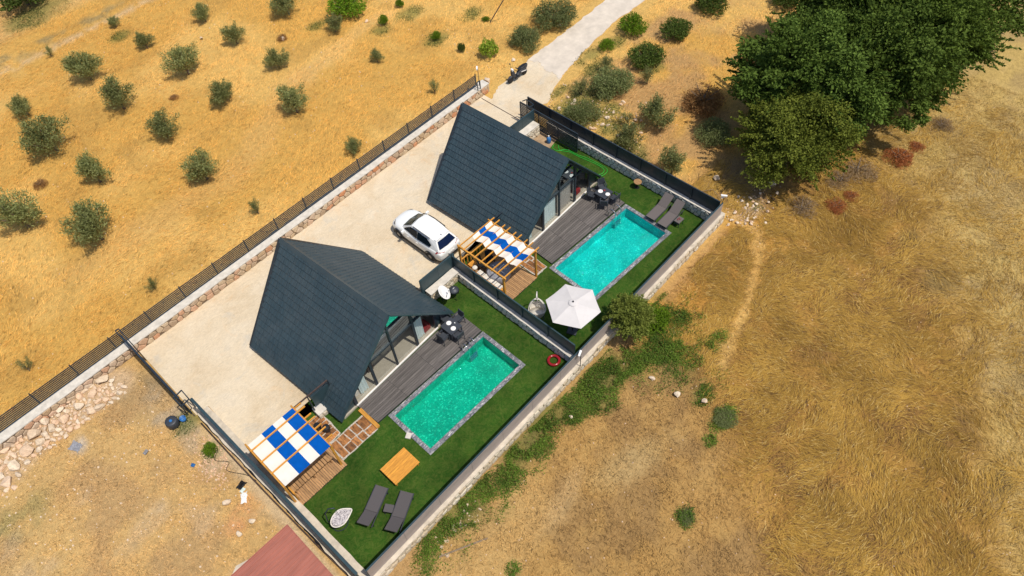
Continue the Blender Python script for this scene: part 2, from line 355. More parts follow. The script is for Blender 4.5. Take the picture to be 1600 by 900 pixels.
def height(x, y):
    h = (fbm(x, y, 5.5, 11)-.5)*.5+(fbm(x, y, 1.3, 14)-.5)*.16
    k = sm(0, 2.5, np.maximum.reduce([-.2-x, x-28.2, 10.9-y, y-30.9]))
    rd = segd(x, y, [(27, 28.4), (31, 28.6), (34.6, 29.3), (42, 30.1), (60, 31)]); k = k*sm(1.6, 3.4, rd)
    return h*k-.02*(1-k)
def mixc(c, col, f): return c*(1-f[..., None])+np.array(col)*f[..., None]
def groundcol(x, y):
    n1 = fbm(x, y, 7, 1); n2 = fbm(x, y, 2.2, 3); n3 = fbm(x, y, .8, 6)
    gold = np.array((.53, .305, .072)); gold2 = np.array((.59, .365, .105)); dk = np.array((.42, .24, .06))
    c = np.ones(x.shape+(3,))*gold; c = mixc(c, gold2, sm(.42, .62, n1)); c = mixc(c, dk, .55*sm(.52, .72, n2))
    c = mixc(c, (.60, .38, .13), .6*(1-sm(.3, 1.0, segd(x, y, [(20.3, 42.3), (26.7, 43.4), (29.4, 43.5)])+(n2-.5))))
    c = mixc(c, (.54, .33, .11), .5*(1-sm(.3, 1.8, segd(x, y, [(0.6, 37.8), (12, 37.6), (20.3, 42.3)])+(n2-.5)*2)))
    # track top left
    td = segd(x, y, [(-6, 62.1), (6.3, 62.2), (17.4, 62.4), (40, 63)]); c = mixc(c, (.24, .19, .09), .8*(1-sm(.1, 1.1, td+(n2-.5)*2.6))*sm(.3, .6, n3))
    td = segd(x, y, [(-6, 60.6), (6.3, 60.8), (17.4, 61), (40, 61.6)]); c = mixc(c, (.54, .40, .23), .75*(1-sm(.1, .9, td+(n3-.5)*1.8))*sm(.35, .6, n3))
    c = mixc(c, (.56, .36, .14), .7*sm(64, 66, y))
    # lower-left lot
    z2 = sm(.6, -.2, x)*sm(30.6, 29.8, y)
    lot = np.ones_like(c)*np.array((.51, .325, .125)); lot = mixc(lot, (.38, .24, .11), .6*sm(.48, .62, n2)); lot = mixc(lot, (.52, .34, .13), .7*sm(.5, .62, n1)); lot = mixc(lot, (.48, .36, .22), .4*sm(.58, .72, fbm(x, y, 1.7, 21)))
    lot = mixc(lot, (.27, .21, .12), .8*ellb(x, y, n3, -1.0, 26.6, 1.3, 2.0)); lot = mixc(lot, (.44, .34, .22), .8*ellb(x, y, n3, -.7, 25.6, .9, 1.8)); lot = mixc(lot, (.40, .31, .20), .7*ellb(x, y, n3, -.6, 22.8, .7, 2.2)); lot = mixc(lot, (.56, .48, .38), .8*ellb(x, y, n3, -.55, 21.2, .7, .7)); lot = mixc(lot, (.52, .27, .12), .75*ellb(x, y, n3, -1.1, 17.8, 1.3, .7)); lot = mixc(lot, (.50, .41, .29), .6*ellb(x, y, n3, -2.7, 16.0, .6, .5))
    lot = mixc(lot, (.60, .50, .36), .8*(1-sm(.1, .5, np.abs(x-.15)))*sm(24, 22, y))
    lot = mixc(lot, (.48, .44, .38), .6*ellb(x, y, n3, -4.6, 26.9, .5, .6)); lot = mixc(lot, (.54, .42, .28), .5*ellb(x, y, n3, -3.4, 21.2, .5, .4)); lot = mixc(lot, (.25, .23, .09), .6*ellb(x, y, n3, -8.5, 25.6, 2.0, 1.3))
    lot = mixc(lot, (.52, .38, .24), .75*(1-sm(.5, 1.3, segd(x, y, [(-7.9, 28.4), (-5.6, 29.0), (-3.6, 28.9), (-1.6, 28.8)]))))
    c = c*(1-z2[..., None])+lot*z2[..., None]
    # front bare zone and straw field
    f = sm(11.6, 11.0, y)*sm(-1, .8, x)
    z3 = np.ones_like(c)*np.array((.40, .235, .075)); z3 = mixc(z3, (.30, .18, .068), .75*sm(.46, .60, n2)); z3 = mixc(z3, (.43, .26, .085), .6*sm(.54, .66, fbm(x, y, 1.1, 23))); z3 = mixc(z3, (.50, .32, .12), .7*sm(.56, .70, n1))
    z3 = mixc(z3, (.54, .37, .17), .45*ell(x, y, 9.2, 7.6, 1.8, .6, .2)); z3 = mixc(z3, (.50, .36, .16), .5*ell(x, y, 12.5, 6.4, 2.5, .9, -.4))
    z4 = np.ones_like(c)*np.array((.38, .21, .050)); z4 = mixc(z4, (.23, .125, .040), .8*sm(.45, .65, n2)); z4 = mixc(z4, (.46, .28, .07), .6*sm(.5, .7, n1))
    z5 = np.ones_like(c)*np.array((.46, .32, .105)); z5 = mixc(z5, (.34, .235, .10), .6*sm(.45, .6, n2)); z5 = mixc(z5, (.50, .35, .13), .5*sm(.5, .65, n3))
    sx = x*.80+y*.60   # along image right-ish
    a4 = sm(-1.2, 1.2, (x-19.3)*.73-(y-7.6)*.68+(n1-.5)*5)*sm(9.5, 14.5, x+.5*y); z = z3*(1-a4[..., None])+z4*a4[..., None]
    z = mixc(z, (.52, .27, .055), .75*(1-sm(1.0, 4.2, segd(x, y, [(21.5, 9.9), (27.5, 10.4)])+(n2-.5)*3)))
    q = x-y*1.35
    a5 = sm(26, 34, q+(n1-.5)*9); z = z*(1-a5[..., None])+z5*a5[..., None]
    g = np.maximum(f, sm(27.9, 28.6, x)*sm(14.5, 12.5, y+(n2-.5)*2))
    c = c*(1-g[..., None])+z*g[..., None]
    c = mixc(c, (.60, .38, .12), .8*(1-sm(.15, .55, segd(x, y, FPATH)+(n3-.5)*.5))*g)
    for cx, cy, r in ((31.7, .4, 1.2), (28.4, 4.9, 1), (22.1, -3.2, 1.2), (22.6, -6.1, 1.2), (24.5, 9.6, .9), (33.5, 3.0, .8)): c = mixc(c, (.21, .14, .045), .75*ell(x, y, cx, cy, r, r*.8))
    c = mixc(c, (.30, .20, .11), .7*ell(x, y, 31.5, 12.6, 2.8, 2.4)*sm(27.9, 28.3, x)); c = mixc(c, (.52, .38, .25), .8*ell(x, y, 29.7, 10.9, 1.3, .8)*sm(27.9, 28.3, x))  # first patch paints the tree group's shade into the ground colour
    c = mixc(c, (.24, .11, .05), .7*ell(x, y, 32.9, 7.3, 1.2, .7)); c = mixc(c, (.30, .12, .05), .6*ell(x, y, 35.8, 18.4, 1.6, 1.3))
    r2 = sm(28, 28.6, x)*sm(26.9, 26.2, y)*sm(14, 16, y); c = mixc(c, (.40, .24, .10), .8*r2*sm(.35, .6, n2))
    wm = weedmask(x, y); c = mixc(c, (.085, .13, .03), .62*wm*sm(.3, .6, n3+.2*wm))
    edge = (1-sm(.1, .9, np.abs(y-10.9)))*sm(0, 2, x)*sm(28, 27, x); c = mixc(c, (.42, .27, .13), .5*edge*(1-wm))
    return c

# ------------------------------------------------------------------ ground
def axis(a, b, step, far):
    v = list(np.arange(a, b+1e-6, step)); s = step; x = b
    while x < far: s *= 1.35; x += s; v.append(x)
    s = step; x = a
    while x > -far: s *= 1.35; x -= s; v.insert(0, x)
    return np.array(v)
ax = axis(-14, 64, .3, 900); ay = axis(-14, 76, .3, 900)
X, Y = np.meshgrid(ax, ay, indexing='ij'); Z = height(X, Y)-2.2*pit(X, Y)
nx, ny = X.shape; idx = np.arange(nx*ny).reshape(nx, ny)
F = np.stack([idx[:-1, :-1], idx[1:, :-1], idx[1:, 1:], idx[:-1, 1:]], -1).reshape(-1, 4)
me = np_mesh('ground', np.c_[X.ravel(), Y.ravel(), Z.ravel()], F, groundcol(X, Y).reshape(-1, 3), 'ground')
me.polygons.foreach_set('use_smooth', [True]*len(me.polygons))
g = link('ground', me); g['kind'] = 'structure'

# driveway, road
def sheet(name, polys, m, z, th=.05):
    mb = MB()
    for p in polys: mb.prism(p, z-th, z)
    return struct(name, mb, m)
sheet('driveway', [[(.9, 19.75), (4.35, 19.75), (4.35, 20.35), (14.95, 20.35), (14.95, 20.9), (18.3, 20.9), (18.3, 25.25), (27.35, 25.25), (27.35, 30.5), (.2, 29.85), (.2, 24.0), (.9, 24.0)]], 'concrete', .012)
# rough edged road
def rough(pts, n=10, amp=.12):
    out = []
    for (a, b), (c, d) in zip(pts, pts[1:]):
        for k in range(n):
            t = k/n; out.append((a+(c-a)*t+random.uniform(-amp, amp), b+(d-b)*t+random.uniform(-amp, amp)))
    out.append(pts[-1]); return out
apL = rough([(27.35, 29.75), (28.63, 30.25), (33.4, 30.8)], 8, .08); apR = rough([(27.35, 27.0), (29.44, 26.5), (32.9, 27.85)], 8, .1)
jn = rough([(33.4, 30.8), (33.2, 29.3), (32.9, 27.85)], 10, .16)
sheet('apron', [apL+jn[1:-1]+apR[::-1]], 'concrete', .016)
rdL = rough([(32.1, 30.75), (34.5, 30.85), (37.1, 30.95), (41.84, 31.2), (70, 33)], 10, .07); rdR = rough([(31.9, 27.5), (33.07, 27.75), (35.86, 28.34), (40.04, 28.85), (43.77, 28.8), (70, 30)], 10, .07)
j2 = rough([(32.1, 30.75), (32.6, 29.9), (32.1, 28.9), (32.3, 28.2), (31.9, 27.5)], 8, .10)
M['road'] = mat('pale_limestone_concrete', (.62, .54, .44, 1), .9, .10, 1.2, bump=.3, bscale=12)
sheet('road', [rdL[::-1]+j2[1:-1]+rdR], 'road', .032, .12)

# turf
def turfyard(name, O, Q):
    mb = MB()
    for k in range(4):
        a, b = O[k], O[(k+1) % 4]; c, d = Q[(k+1) % 4], Q[k]; mb.add([(*a, .012), (*b, .012), (*c, .012), (*d, .012)], [(0, 1, 2, 3)])
    return struct(name, mb, 'turf')
def rectp(cx, cy, L, W, a): return [(cx+rot2(x*L/2, y*W/2, a)[0], cy+rot2(x*L/2, y*W/2, a)[1]) for x, y in ((-1, -1), (1, -1), (1, 1), (-1, 1))]
P1 = dict(c=(9.89, 15.15), L=6.16, W=2.62, a=math.radians(-.4)); P2 = dict(c=(21.98, 15.02), L=6.22, W=2.94, a=math.radians(-2.0))
Q1 = rectp(*P1['c'], P1['L']+.3, P1['W']+.3, P1['a']); Q2 = rectp(*P2['c'], P2['L']+.3, P2['W']+.3, P2['a'])
turfyard('lawn', [(.7, 11.5), (14.9, 11.5), (14.9, 20.35), (.9, 20.35)], Q1)
turfyard('lawn', [(14.9, 11.6), (27.4, 11.6), (27.4, 23.6), (14.9, 20.9)], Q2)
mb = MB(); mb.prism([(18.3, 20.9), (27.4, 20.9), (27.4, 25.25), (18.3, 25.25)], -.04, .006); M['dirt'] = mat('tan_dirt', (.42, .29, .17, 1), .95, .25, 2, bump=.4)
struct('bare_soil_strip', mb, 'dirt')

# ------------------------------------------------------------------ pools
def pool(p, label, mos, ladder):
    L, W = p['L'], p['W']; t = thing('swimming_pool', label, 'swimming pool', (*p['c'], 0), p['a'])
    d = .68; mb = MB(); hx, hy = L/2, W/2
    mb.add([(-hx, -hy, -d), (hx, -hy, -d), (hx, hy, -d), (-hx, hy, -d), (-hx, -hy, .0), (hx, -hy, .0), (hx, hy, .0), (-hx, hy, .0)], [(0, 1, 2, 3), (0, 4, 5, 1), (1, 5, 6, 2), (2, 6, 7, 3), (3, 7, 4, 0)])
    mb.build('basin', mos, t)
    mb = MB(); nx_, ny_ = 90, 40; mb.add([(-hx+.004+(L-.008)*i/nx_, -hy+.004+(W-.008)*j/ny_, -.10) for i in range(nx_+1) for j in range(ny_+1)],
        [(i*(ny_+1)+j, (i+1)*(ny_+1)+j, (i+1)*(ny_+1)+j+1, i*(ny_+1)+j+1) for i in range(nx_) for j in range(ny_)])
    mb.build('water', 'water', t, True)
    cw = .23
    def tiles(n, fn):
        for k in range(n): fn(k).build('coping_tile', 'coping', t)
    nl = 17; step = (L+2*cw)/nl
    for sy in (-1, 1): tiles(nl, lambda k: MB().box((-hx-cw+step*(k+.5), sy*(hy+cw/2), .015+random.uniform(0, .006)), (step-.012, cw, .07)))
    nw = 7; step2 = W/nw
    for sx in (-1, 1): tiles(nw, lambda k: MB().box((sx*(hx+cw/2), -hy+step2*(k+.5), .015+random.uniform(0, .006)), (cw, step2-.012, .07)))
    return t
pool(P1, 'green-tinted rectangular pool in front of the nearer cabin, beside the orange table', 'mosaic1', 1)
pool(P2, 'brighter turquoise rectangular pool in front of the far cabin beside the parasol', 'mosaic2', 0)
def ladder(label, loc, rz, group):
    t = thing('pool_ladder', label, 'ladder', loc, rz, group)
    for s in (-1, 1):
        pts = [(s*.25, .32, .05)]+[(s*.25, .32-.26*(1-math.cos(a)) if a > 0 else .32, .55+.22*math.sin(a)) for a in np.linspace(0, PI, 7)]+[(s*.25, -.2, .1), (s*.25, -.22, -.62)]
        MB().tube(pts, .024, 6).build('handrail', 'chrome', t, True)
        MB().lathe((s*.25, .32, .05), [(.05, 0), (.05, .02)], 10).build('flange', 'chrome', t)
    for z in (-.18, -.36, -.54): MB().box((0, -.22, z), (.5, .08, .03)).build('rung', 'chrome', t)
ladder('chrome ladder handrails at the deck corner of the nearer pool', (11.95, 16.35, 0), 0, 'pool ladders')
ladder('chrome ladder handrails at the deck corner of the far pool', (24.15, 16.45, 0), 0, 'pool ladders')
for n, (x, y, lb) in enumerate([(6.55, 15.15, 'small pale square slab on the grass at the end of the nearer pool'), (18.72, 14.35, 'small pale square slab beside the parasol at the end of the far pool')]):
    tag(MB().box((x, y, .04), (.3, .26, .07), .5).build('skimmer_lid', 'cap'), lb, 'slab')

# ------------------------------------------------------------------ decks
def deck(label, quad, nr, segs, rzn=0):
    t = thing('pool_deck', label, 'deck'); a, b, c, d = [Vector((*q, 0)) for q in quad]   # a->b along, a->d across
    MB().prism([(q[0], q[1]) for q in quad], .014, .10).build('deck_base', 'fascia', t)
    cuts = [0, .27, .55, .80, 1.0]
    for i in range(nr):
        for k in range(segs):
            u0, u1 = cuts[k], cuts[k+1]; v0, v1 = (i+.07)/nr, (i+.93)/nr
            f = lambda u, v: (a*(1-u)+b*u)*(1-v)+(d*(1-u)+c*u)*v
            e = .006/7; q = [f(u0+e, v0), f(u1-e, v0), f(u1-e, v1), f(u0+e, v1)]
            MB().prism([(p.x, p.y) for p in q], .10, .125+random.uniform(0, .003)).build('deck_plank', 'deckgrey', t)
    return t
deck('weathered grey plank deck between the nearer cabin and its pool', [(6.0, 16.76), (13.16, 16.71), (13.18, 18.56), (5.92, 18.17)], 13, 4)
deck('weathered grey plank deck between the far cabin and the turquoise pool', [(19.0, 16.90), (25.36, 16.67), (25.56, 18.93), (19.08, 18.72)], 15, 4)

# ------------------------------------------------------------------ A-frame cabins
def cabin(label, cx, cy, yaw, W, L, zr, ze, kind):
    t = thing('a_frame_cabin', label, 'cabin', (cx, cy, 0), yaw); h = W/2
    oh = .45                                             # the ridge leans forward of the eaves
    yb, yf = L/2, -L/2
    sl_ = math.hypot(h, zr-ze); ang = math.atan2(zr-ze, h)
    rid_f, rid_b = yf-oh, yb+.18
    def pt(s, u, v, off=0):                              # s side, u 0 back..1 front, v 0 eave..1 ridge
        yb_, yf_ = yb+(rid_b-yb)*v, yf+(rid_f-yf)*v
        x = s*h*(1-v)+s*math.sin(ang)*off; z = ze+(zr-ze)*v+math.cos(ang)*off
        return Vector((x, yb_+(yf_-yb_)*u, z))
    ncr, nc = 18, 6
    for s in (-1, 1):
        mb = MB(); q = [pt(s, 0, 0), pt(s, 1, 0), pt(s, 1, 1), pt(s, 0, 1)]; qi = [pt(s, 0, 0, -.14), pt(s, 1, 0, -.14), pt(s, 1, 1, -.14), pt(s, 0, 1, -.14)]
        for w_ in (qi[2], qi[3]): w_.x = s*.002
        fs = [(0, 1, 2, 3), (7, 6, 5, 4), (0, 4, 5, 1), (1, 5, 6, 2), (2, 6, 7, 3), (3, 7, 4, 0)]
        roof = mb.add(q+qi, fs).build('roof_slope', 'fascia', t)
        for r in range(ncr):
            v0, v1 = r/ncr, (r+1)/ncr-.004; off = (r % 2)*.5/nc; edges = [0]+[e for e in [k/nc+off for k in range(0, nc+1)] if .02 < e < .98]+[1]
            for u0, u1 in zip(edges, edges[1:]):
                j = random.uniform(0, .004); e = .0012
                nrib = max(1, round((u1-u0)*L/.235)); V_ = []; pr = []
                for q_ in range(nrib):
                    pr += [((q_)/nrib, 0), ((q_+.52)/nrib, 0), ((q_+.66)/nrib, 1), ((q_+.86)/nrib, 1)]
                pr.append((1, 0))
                for (uu, hh) in pr:
                    U_ = u0+e+(u1-u0-2*e)*uu; V_ += [pt(s, U_, v0, .032+j+.015*hh), pt(s, U_, v1, .010+j+.015*hh), pt(s, U_, v0, .0)]
                f_ = []
                for q_ in range(len(pr)-1): o_ = 3*q_; f_ += [(o_, o_+3, o_+4, o_+1), (o_+2, o_+5, o_+3, o_)]
                MB().add(V_, f_).build('roof_tile', 'roof', roof)
        # rake trim, front and back, and eave gutter
        for u, n in ((1, 'rake_trim'), (0, 'rake_trim')):
            dy = -.03 if u else .03; a, b = pt(s, u, -.003, -.02), pt(s, u, 1, -.02); a.y += dy; b.y += dy; b.x = s*.03
            MB().bar(a, b, .05, .22, up=(-s*math.sin(ang), 0, math.cos(ang))).build(n, 'metal_teal' if u else 'fascia', t)
    rc = MB(); hw = .17
    for y0, y1 in ((rid_b+.02, rid_f-.04),):
        sl2 = math.tan(ang)
        rc.add([(-hw, y0, zr+.06-hw*sl2), (0, y0, zr+.075), (hw, y0, zr+.06-hw*sl2), (-hw, y1, zr+.06-hw*sl2), (0, y1, zr+.075), (hw, y1, zr+.06-hw*sl2)], [(0, 1, 4, 3), (1, 2, 5, 4), (0, 2, 1), (3, 4, 5)])
    rc.build('ridge_cap', 'roof', t)
    # base slab, knee walls, back gable
    hb = 3.05
    MB().box((0, 0, .07), (2*h-.5, L-.1, .13)).build('floor_slab', 'floor_in', t)
    for s in (-1, 1): MB().box((s*(h-.32), 0, .22), (.12, L-.25, .40)).build('knee_wall', 'char', t)
    inr = lambda x: ze-.2+(zr-ze)*(1-abs(x)/h)
    bw = MB(); bw.add([(-h+.3, yb-.15, .1), (h-.3, yb-.15, .1), (h-.3, yb-.15, inr(h-.3)), (0, yb-.15, inr(0)), (-h+.3, yb-.15, inr(h-.3)),
                       (-h+.3, yb-.27, .1), (h-.3, yb-.27, .1), (h-.3, yb-.27, inr(h-.3)), (0, yb-.27, inr(0)), (-h+.3, yb-.27, inr(h-.3))],
                      [(0, 4, 3, 2, 1), (5, 6, 7, 8, 9), (0, 1, 6, 5), (1, 2, 7, 6), (2, 3, 8, 7), (3, 4, 9, 8), (4, 0, 5, 9)])
    bw.build('back_wall', 'char', t)
    # facade
    fy = yf+.12; xs = [-2.9, -1.48, 0, 1.48, 2.9]; ft = inr
    MB().box((0, fy-.075, .15), (5.86, .075, .07)).build('white_sill', 'white', t)
    fr_ = .11
    for x in xs:
        top = ft(x)-.02
        wd = .17 if abs(x) > 2 else (.13 if abs(x) > 1 else .09)
        MB().box((x, fy, (.22+top)/2), (wd, .12, top-.22)).build('mullion', 'metal_dark', t)
    zt = 2.25; xt = h*(1-(zt+.2-ze)/(zr-ze)); 
    MB().box((0, fy-.01, zt), (2*xt, .10, .10)).build('transom', 'metal_dark', t)
    z2 = 3.35; x2 = h*(1-(z2+.2-ze)/(zr-ze)); MB().box((0, fy-.012, z2), (2*x2, .09, .05)).build('transom', 'metal_dark', t)
    for s in (-1, 1):
        a = Vector((s*2.95, fy, ft(2.95)-.05)); b = Vector((0, fy, ft(0)-.05)); MB().bar(a, b, .11, .12, up=(0, 0, 1)).build('gable_frame', 'metal_dark', t)
        # side panel outside the columns
        MB().add([(s*2.9, fy+.03, .1), (s*(h-.33), fy+.03, .1), (s*(h-.33), fy+.03, ft(h-.33)), (s*2.9, fy+.03, ft(2.9)-.03)], [(0, 1, 2, 3) if s > 0 else (3, 2, 1, 0)]).build('side_panel', 'metal_teal', t)
    for x0, x1 in zip(xs, xs[1:]):
        zz0, zz1 = min(zt, ft(x0)-.03), min(zt, ft(x1)-.03)
        xm = []
        if zz0 < zt: xm = [(xt*(-1), zt)]
        if zz1 < zt: xm = [(xt, zt)]
        vs_ = [(x0, .22), (x1, .22), (x1, zz1)]+xm+[(x0, zz0)]
        MB().add([(x, fy+.012, z) for x, z in vs_], [tuple(range(len(vs_)))]).build('window_pane', 'glass', t)
    for s in (-1, 1):
        vs_ = [(0, zt), (s*xt, zt), (0, ft(0))]; MB().add([(x, fy+.012, z) for x, z in vs_], [(0, 1, 2) if s > 0 else (2, 1, 0)]).build('gable_pane', 'glass_up', t)
    # loft floor and curtains
    MB().box((0, .9, 2.3), (2*xt-.5, L-3.6, .12)).build('loft_floor', 'curtain_b', t)
    def curtain(x0, x1, m, hgt=2.0, lean=0):
        n = int((x1-x0)/.05)+2; mb = MB(); vs_ = []
        for i in range(n):
            u = i/(n-1); x = x0+(x1-x0)*u; vs_ += [(x, fy+.22+.04*math.sin(i*1.7), .15), (x+lean, fy+.22+.03*math.sin(i*1.7), min(hgt, ft(x+lean)-.1))]
        mb.add(vs_, [(2*i, 2*i+2, 2*i+3, 2*i+1) for i in range(n-1)]).build('curtain', m, t, True)
    if kind == 0:
        curtain(-2.35, -1.85, 'curtain', 1.9, -.05); curtain(1.72, 2.2, 'curtain', 2.1)
        MB().box((.75, -1.7, .36), (1.3, .8, .42)).build('sofa', 'cushion', t)
        MB().box((2.45, -2.9, .34), (.5, .5, .4)).build('armchair', 'red', t)
        MB().box((-1.1, -2.3, .40), (.35, .5, .5)).build('chair', 'brown_metal', t)
        MB().box((-2.4, -2.6, .30), (.5, .9, .3)).build('bench', 'cushion', t)
    else:
        curtain(-2.75, -2.3, 'curtain', 1.5); curtain(-1.35, -.12, 'curtain', 2.1); curtain(.08, 1.35, 'curtain_b', 2.15); curtain(1.6, 1.75, 'curtain', 2.1)
        MB().box((2.4, -2.2, .8), (.8, .1, 1.2)).build('cupboard', 'pink', t)
        MB().box((2.15, -3.0, .32), (.4, .35, .3)).build('armchair', 'red', t)
    return t
cabin('nearer A-frame cabin with dark slate-blue roof beside the blue-checked pergola', 8.62, 21.85, .062, 8.1, 7.0, 5.08, .35, 0)
cabin('far A-frame cabin with dark slate-blue roof behind the turquoise pool', 21.85, 22.32, .042, 8.0, 7.0, 5.0, .35, 1)

# ------------------------------------------------------------------ voronoi stone faces
def clip(poly, nx_, ny_, d):
    out = []
    for i in range(len(poly)):
        a, b = poly[i], poly[(i+1) % len(poly)]; da = a[0]*nx_+a[1]*ny_-d; db = b[0]*nx_+b[1]*ny_-d
        if da <= 0: out.append(a)
        if (da < 0 < db) or (db < 0 < da): t_ = da/(da-db); out.append((a[0]+(b[0]-a[0])*t_, a[1]+(b[1]-a[1])*t_))
    return out
def cells(w_, h_, size, rnd=random, jit=.36, gap=.02, asp=1.25):
    ns, nr = max(1, round(w_/(size*asp))), max(1, round(h_/size)); pts = {}
    for i in range(-1, ns+1):
        for j in range(-1, nr+1): pts[i, j] = (w_*(i+.5+(j % 2)*.4+rnd.uniform(-jit, jit))/ns, h_*(j+.5+rnd.uniform(-jit, jit)*.8)/nr)
    res = []
    for i in range(ns):
        for j in range(nr):
            p = pts[i, j]; poly = [(0, 0), (w_, 0), (w_, h_), (0, h_)]
            for di in (-2, -1, 0, 1, 2):
                for dj in (-2, -1, 0, 1, 2):
                    q = pts.get((i+di, j+dj))
                    if (di or dj) and q and poly:
                        nx_, ny_ = q[0]-p[0], q[1]-p[1]; L = math.hypot(nx_, ny_); nx_ /= L; ny_ /= L
                        poly = clip(poly, nx_, ny_, nx_*(p[0]+q[0])/2+ny_*(p[1]+q[1])/2-gap/2)
            if len(poly) >= 3: res.append(poly)
    return res
def stoneobj(poly, f, depth, name, m, parent, inset=.72, rnd=random):
    """poly in 2-D, f(s,t,out) -> point"""
    cx = sum(p[0] for p in poly)/len(poly); cy = sum(p[1] for p in poly)/len(poly); n = len(poly); dep = depth*rnd.uniform(.6, 1.25)
    A = [f(p[0], p[1], 0) for p in poly]; B = [f(cx+(p[0]-cx)*.93, cy+(p[1]-cy)*.93, dep*.65) for p in poly]; D = [f(cx+(p[0]-cx)*inset, cy+(p[1]-cy)*inset, dep) for p in poly]
    fs = [(i, (i+1) % n, n+(i+1) % n, n+i) for i in range(n)]+[(n+i, n+(i+1) % n, 2*n+(i+1) % n, 2*n+i) for i in range(n)]+[tuple(2*n+i for i in range(n))]
    return MB().add(A+B+D, fs).build(name, m, parent)
def stone_face(parent, p0, p1, z0, z1, normal, size, m, depth=.04, maxn=295):
    p0, p1 = Vector((*p0, 0)), Vector((*p1, 0)); L = (p1-p0).length; d = (p1-p0)/L; nn = Vector((*normal, 0)).normalized()
    f = lambda s, t_, o: p0+d*s+nn*o+Vector((0, 0, z0+t_))
    cs = cells(L, z1-z0, size, gap=.035)
    for c in cs[:maxn]: stoneobj(c, f, depth, 'stone', m, parent)
    if len(cs) > maxn: print('too many stones', len(cs))
def wall(label, p0, p1, th, h_, m_core, stones, z0=-.3, cap=True, capm='cap'):
    """wall from p0 to p1 (its centre line)"""
    t = thing('stone_wall', label, 'wall'); a, b = Vector((*p0, 0)), Vector((*p1, 0)); d = (b-a).normalized(); n = Vector((-d.y, d.x, 0))
    q = [a+n*th/2, b+n*th/2, b-n*th/2, a-n*th/2]; MB().prism([(v.x, v.y) for v in q][::-1], z0, h_).build('wall_core', m_core, t)
    if cap:
        # slightly irregular cap strip
        k = max(2, int((b-a).length/.45)); vs_ = []
        for i in range(k+1):
            c = a+(b-a)*(i/k); e1, e2 = (random.uniform(.0, .03), random.uniform(.0, .09)) if capm == 'render' else (random.uniform(.01, .045), random.uniform(.01, .045)); z = h_+random.uniform(.022, .034)
            vs_ += [c+n*(th/2+e1)+Vector((0, 0, z)), c-n*(th/2+e2)+Vector((0, 0, z)), c-n*(th/2+e2)+Vector((0, 0, h_-.03)), c+n*(th/2+e1)+Vector((0, 0, h_-.03))]
        fs = []
        for i in range(k): o = 4*i; fs += [(o, o+4, o+5, o+1), (o+1, o+5, o+6, o+2), (o+3, o+7, o+4, o), (o+2, o+6, o+7, o+3)]
        fs += [(0, 1, 2, 3), (4*k+3, 4*k+2, 4*k+1, 4*k)]
        MB().add(vs_, fs).build('wall_cap', capm, t)
    for side, size, m, dep in stones:
        s = 1 if side > 0 else -1; pa, pb = a+n*s*th/2, b+n*s*th/2
        if s > 0: pa, pb = pb, pa
        stone_face(t, (pa.x, pa.y), (pb.x, pb.y), 0.0, h_-.035, (n.x*s, n.y*s), size, m, dep)
    return t
wall('long low fieldstone wall with white cap along the orchard side of the driveway', (-9, 29.68), (27.0, 30.72), .55, .66, 'mortar', [(-1, .37, 'stone_warm', .05)])
wall('cream fieldstone wall with grey sheet fence along the front of both lawns', (.75, 11.17), (27.85, 11.63), .28, .72, 'mortar_pale', [(-1, .30, 'stone_cream', .06)], capm='render')
wall('grey fieldstone wall with pale cap between the two lawns', (14.88, 11.75), (14.90, 20.05), .27, .62, 'mortar_grey', [(1, .24, 'stone_grey', .04)])
wall('grey fieldstone wall along the lawn behind the two taupe loungers', (27.47, 11.78), (27.45, 24.6), .27, .72, 'mortar_grey', [(1, .25, 'stone_grey', .04)])
wall('short cream fieldstone wall behind the satellite dish', (12.75, 20.30), (15.12, 20.30), .42, .68, 'mortar_pale', [(-1, .26, 'stone_cream', .05)])
wall('short thick fieldstone stub by the far sliding gate', (25.3, 24.98), (26.75, 24.98), .5, .85, 'mortar_pale', [(-1, .26, 'stone_cream', .05)])
wall('broad cream capped wall along the lot with the red roofed shed', (.58, 23.7), (.80, 11.35), .56, .40, 'render', [], capm='render')
wall('fieldstone gatepost wall end beside the driveway exit to the road', (26.9, 30.72), (27.9, 30.75), .6, .66, 'mortar_pale', [(-1, .28, 'stone_warm', .05)])
wall('low crumbling stone kerb behind the nearer steps', (4.25, 19.35), (4.9, 19.35), .5, .40, 'mortar_pale', [(-1, .26, 'stone_cream', .05)])

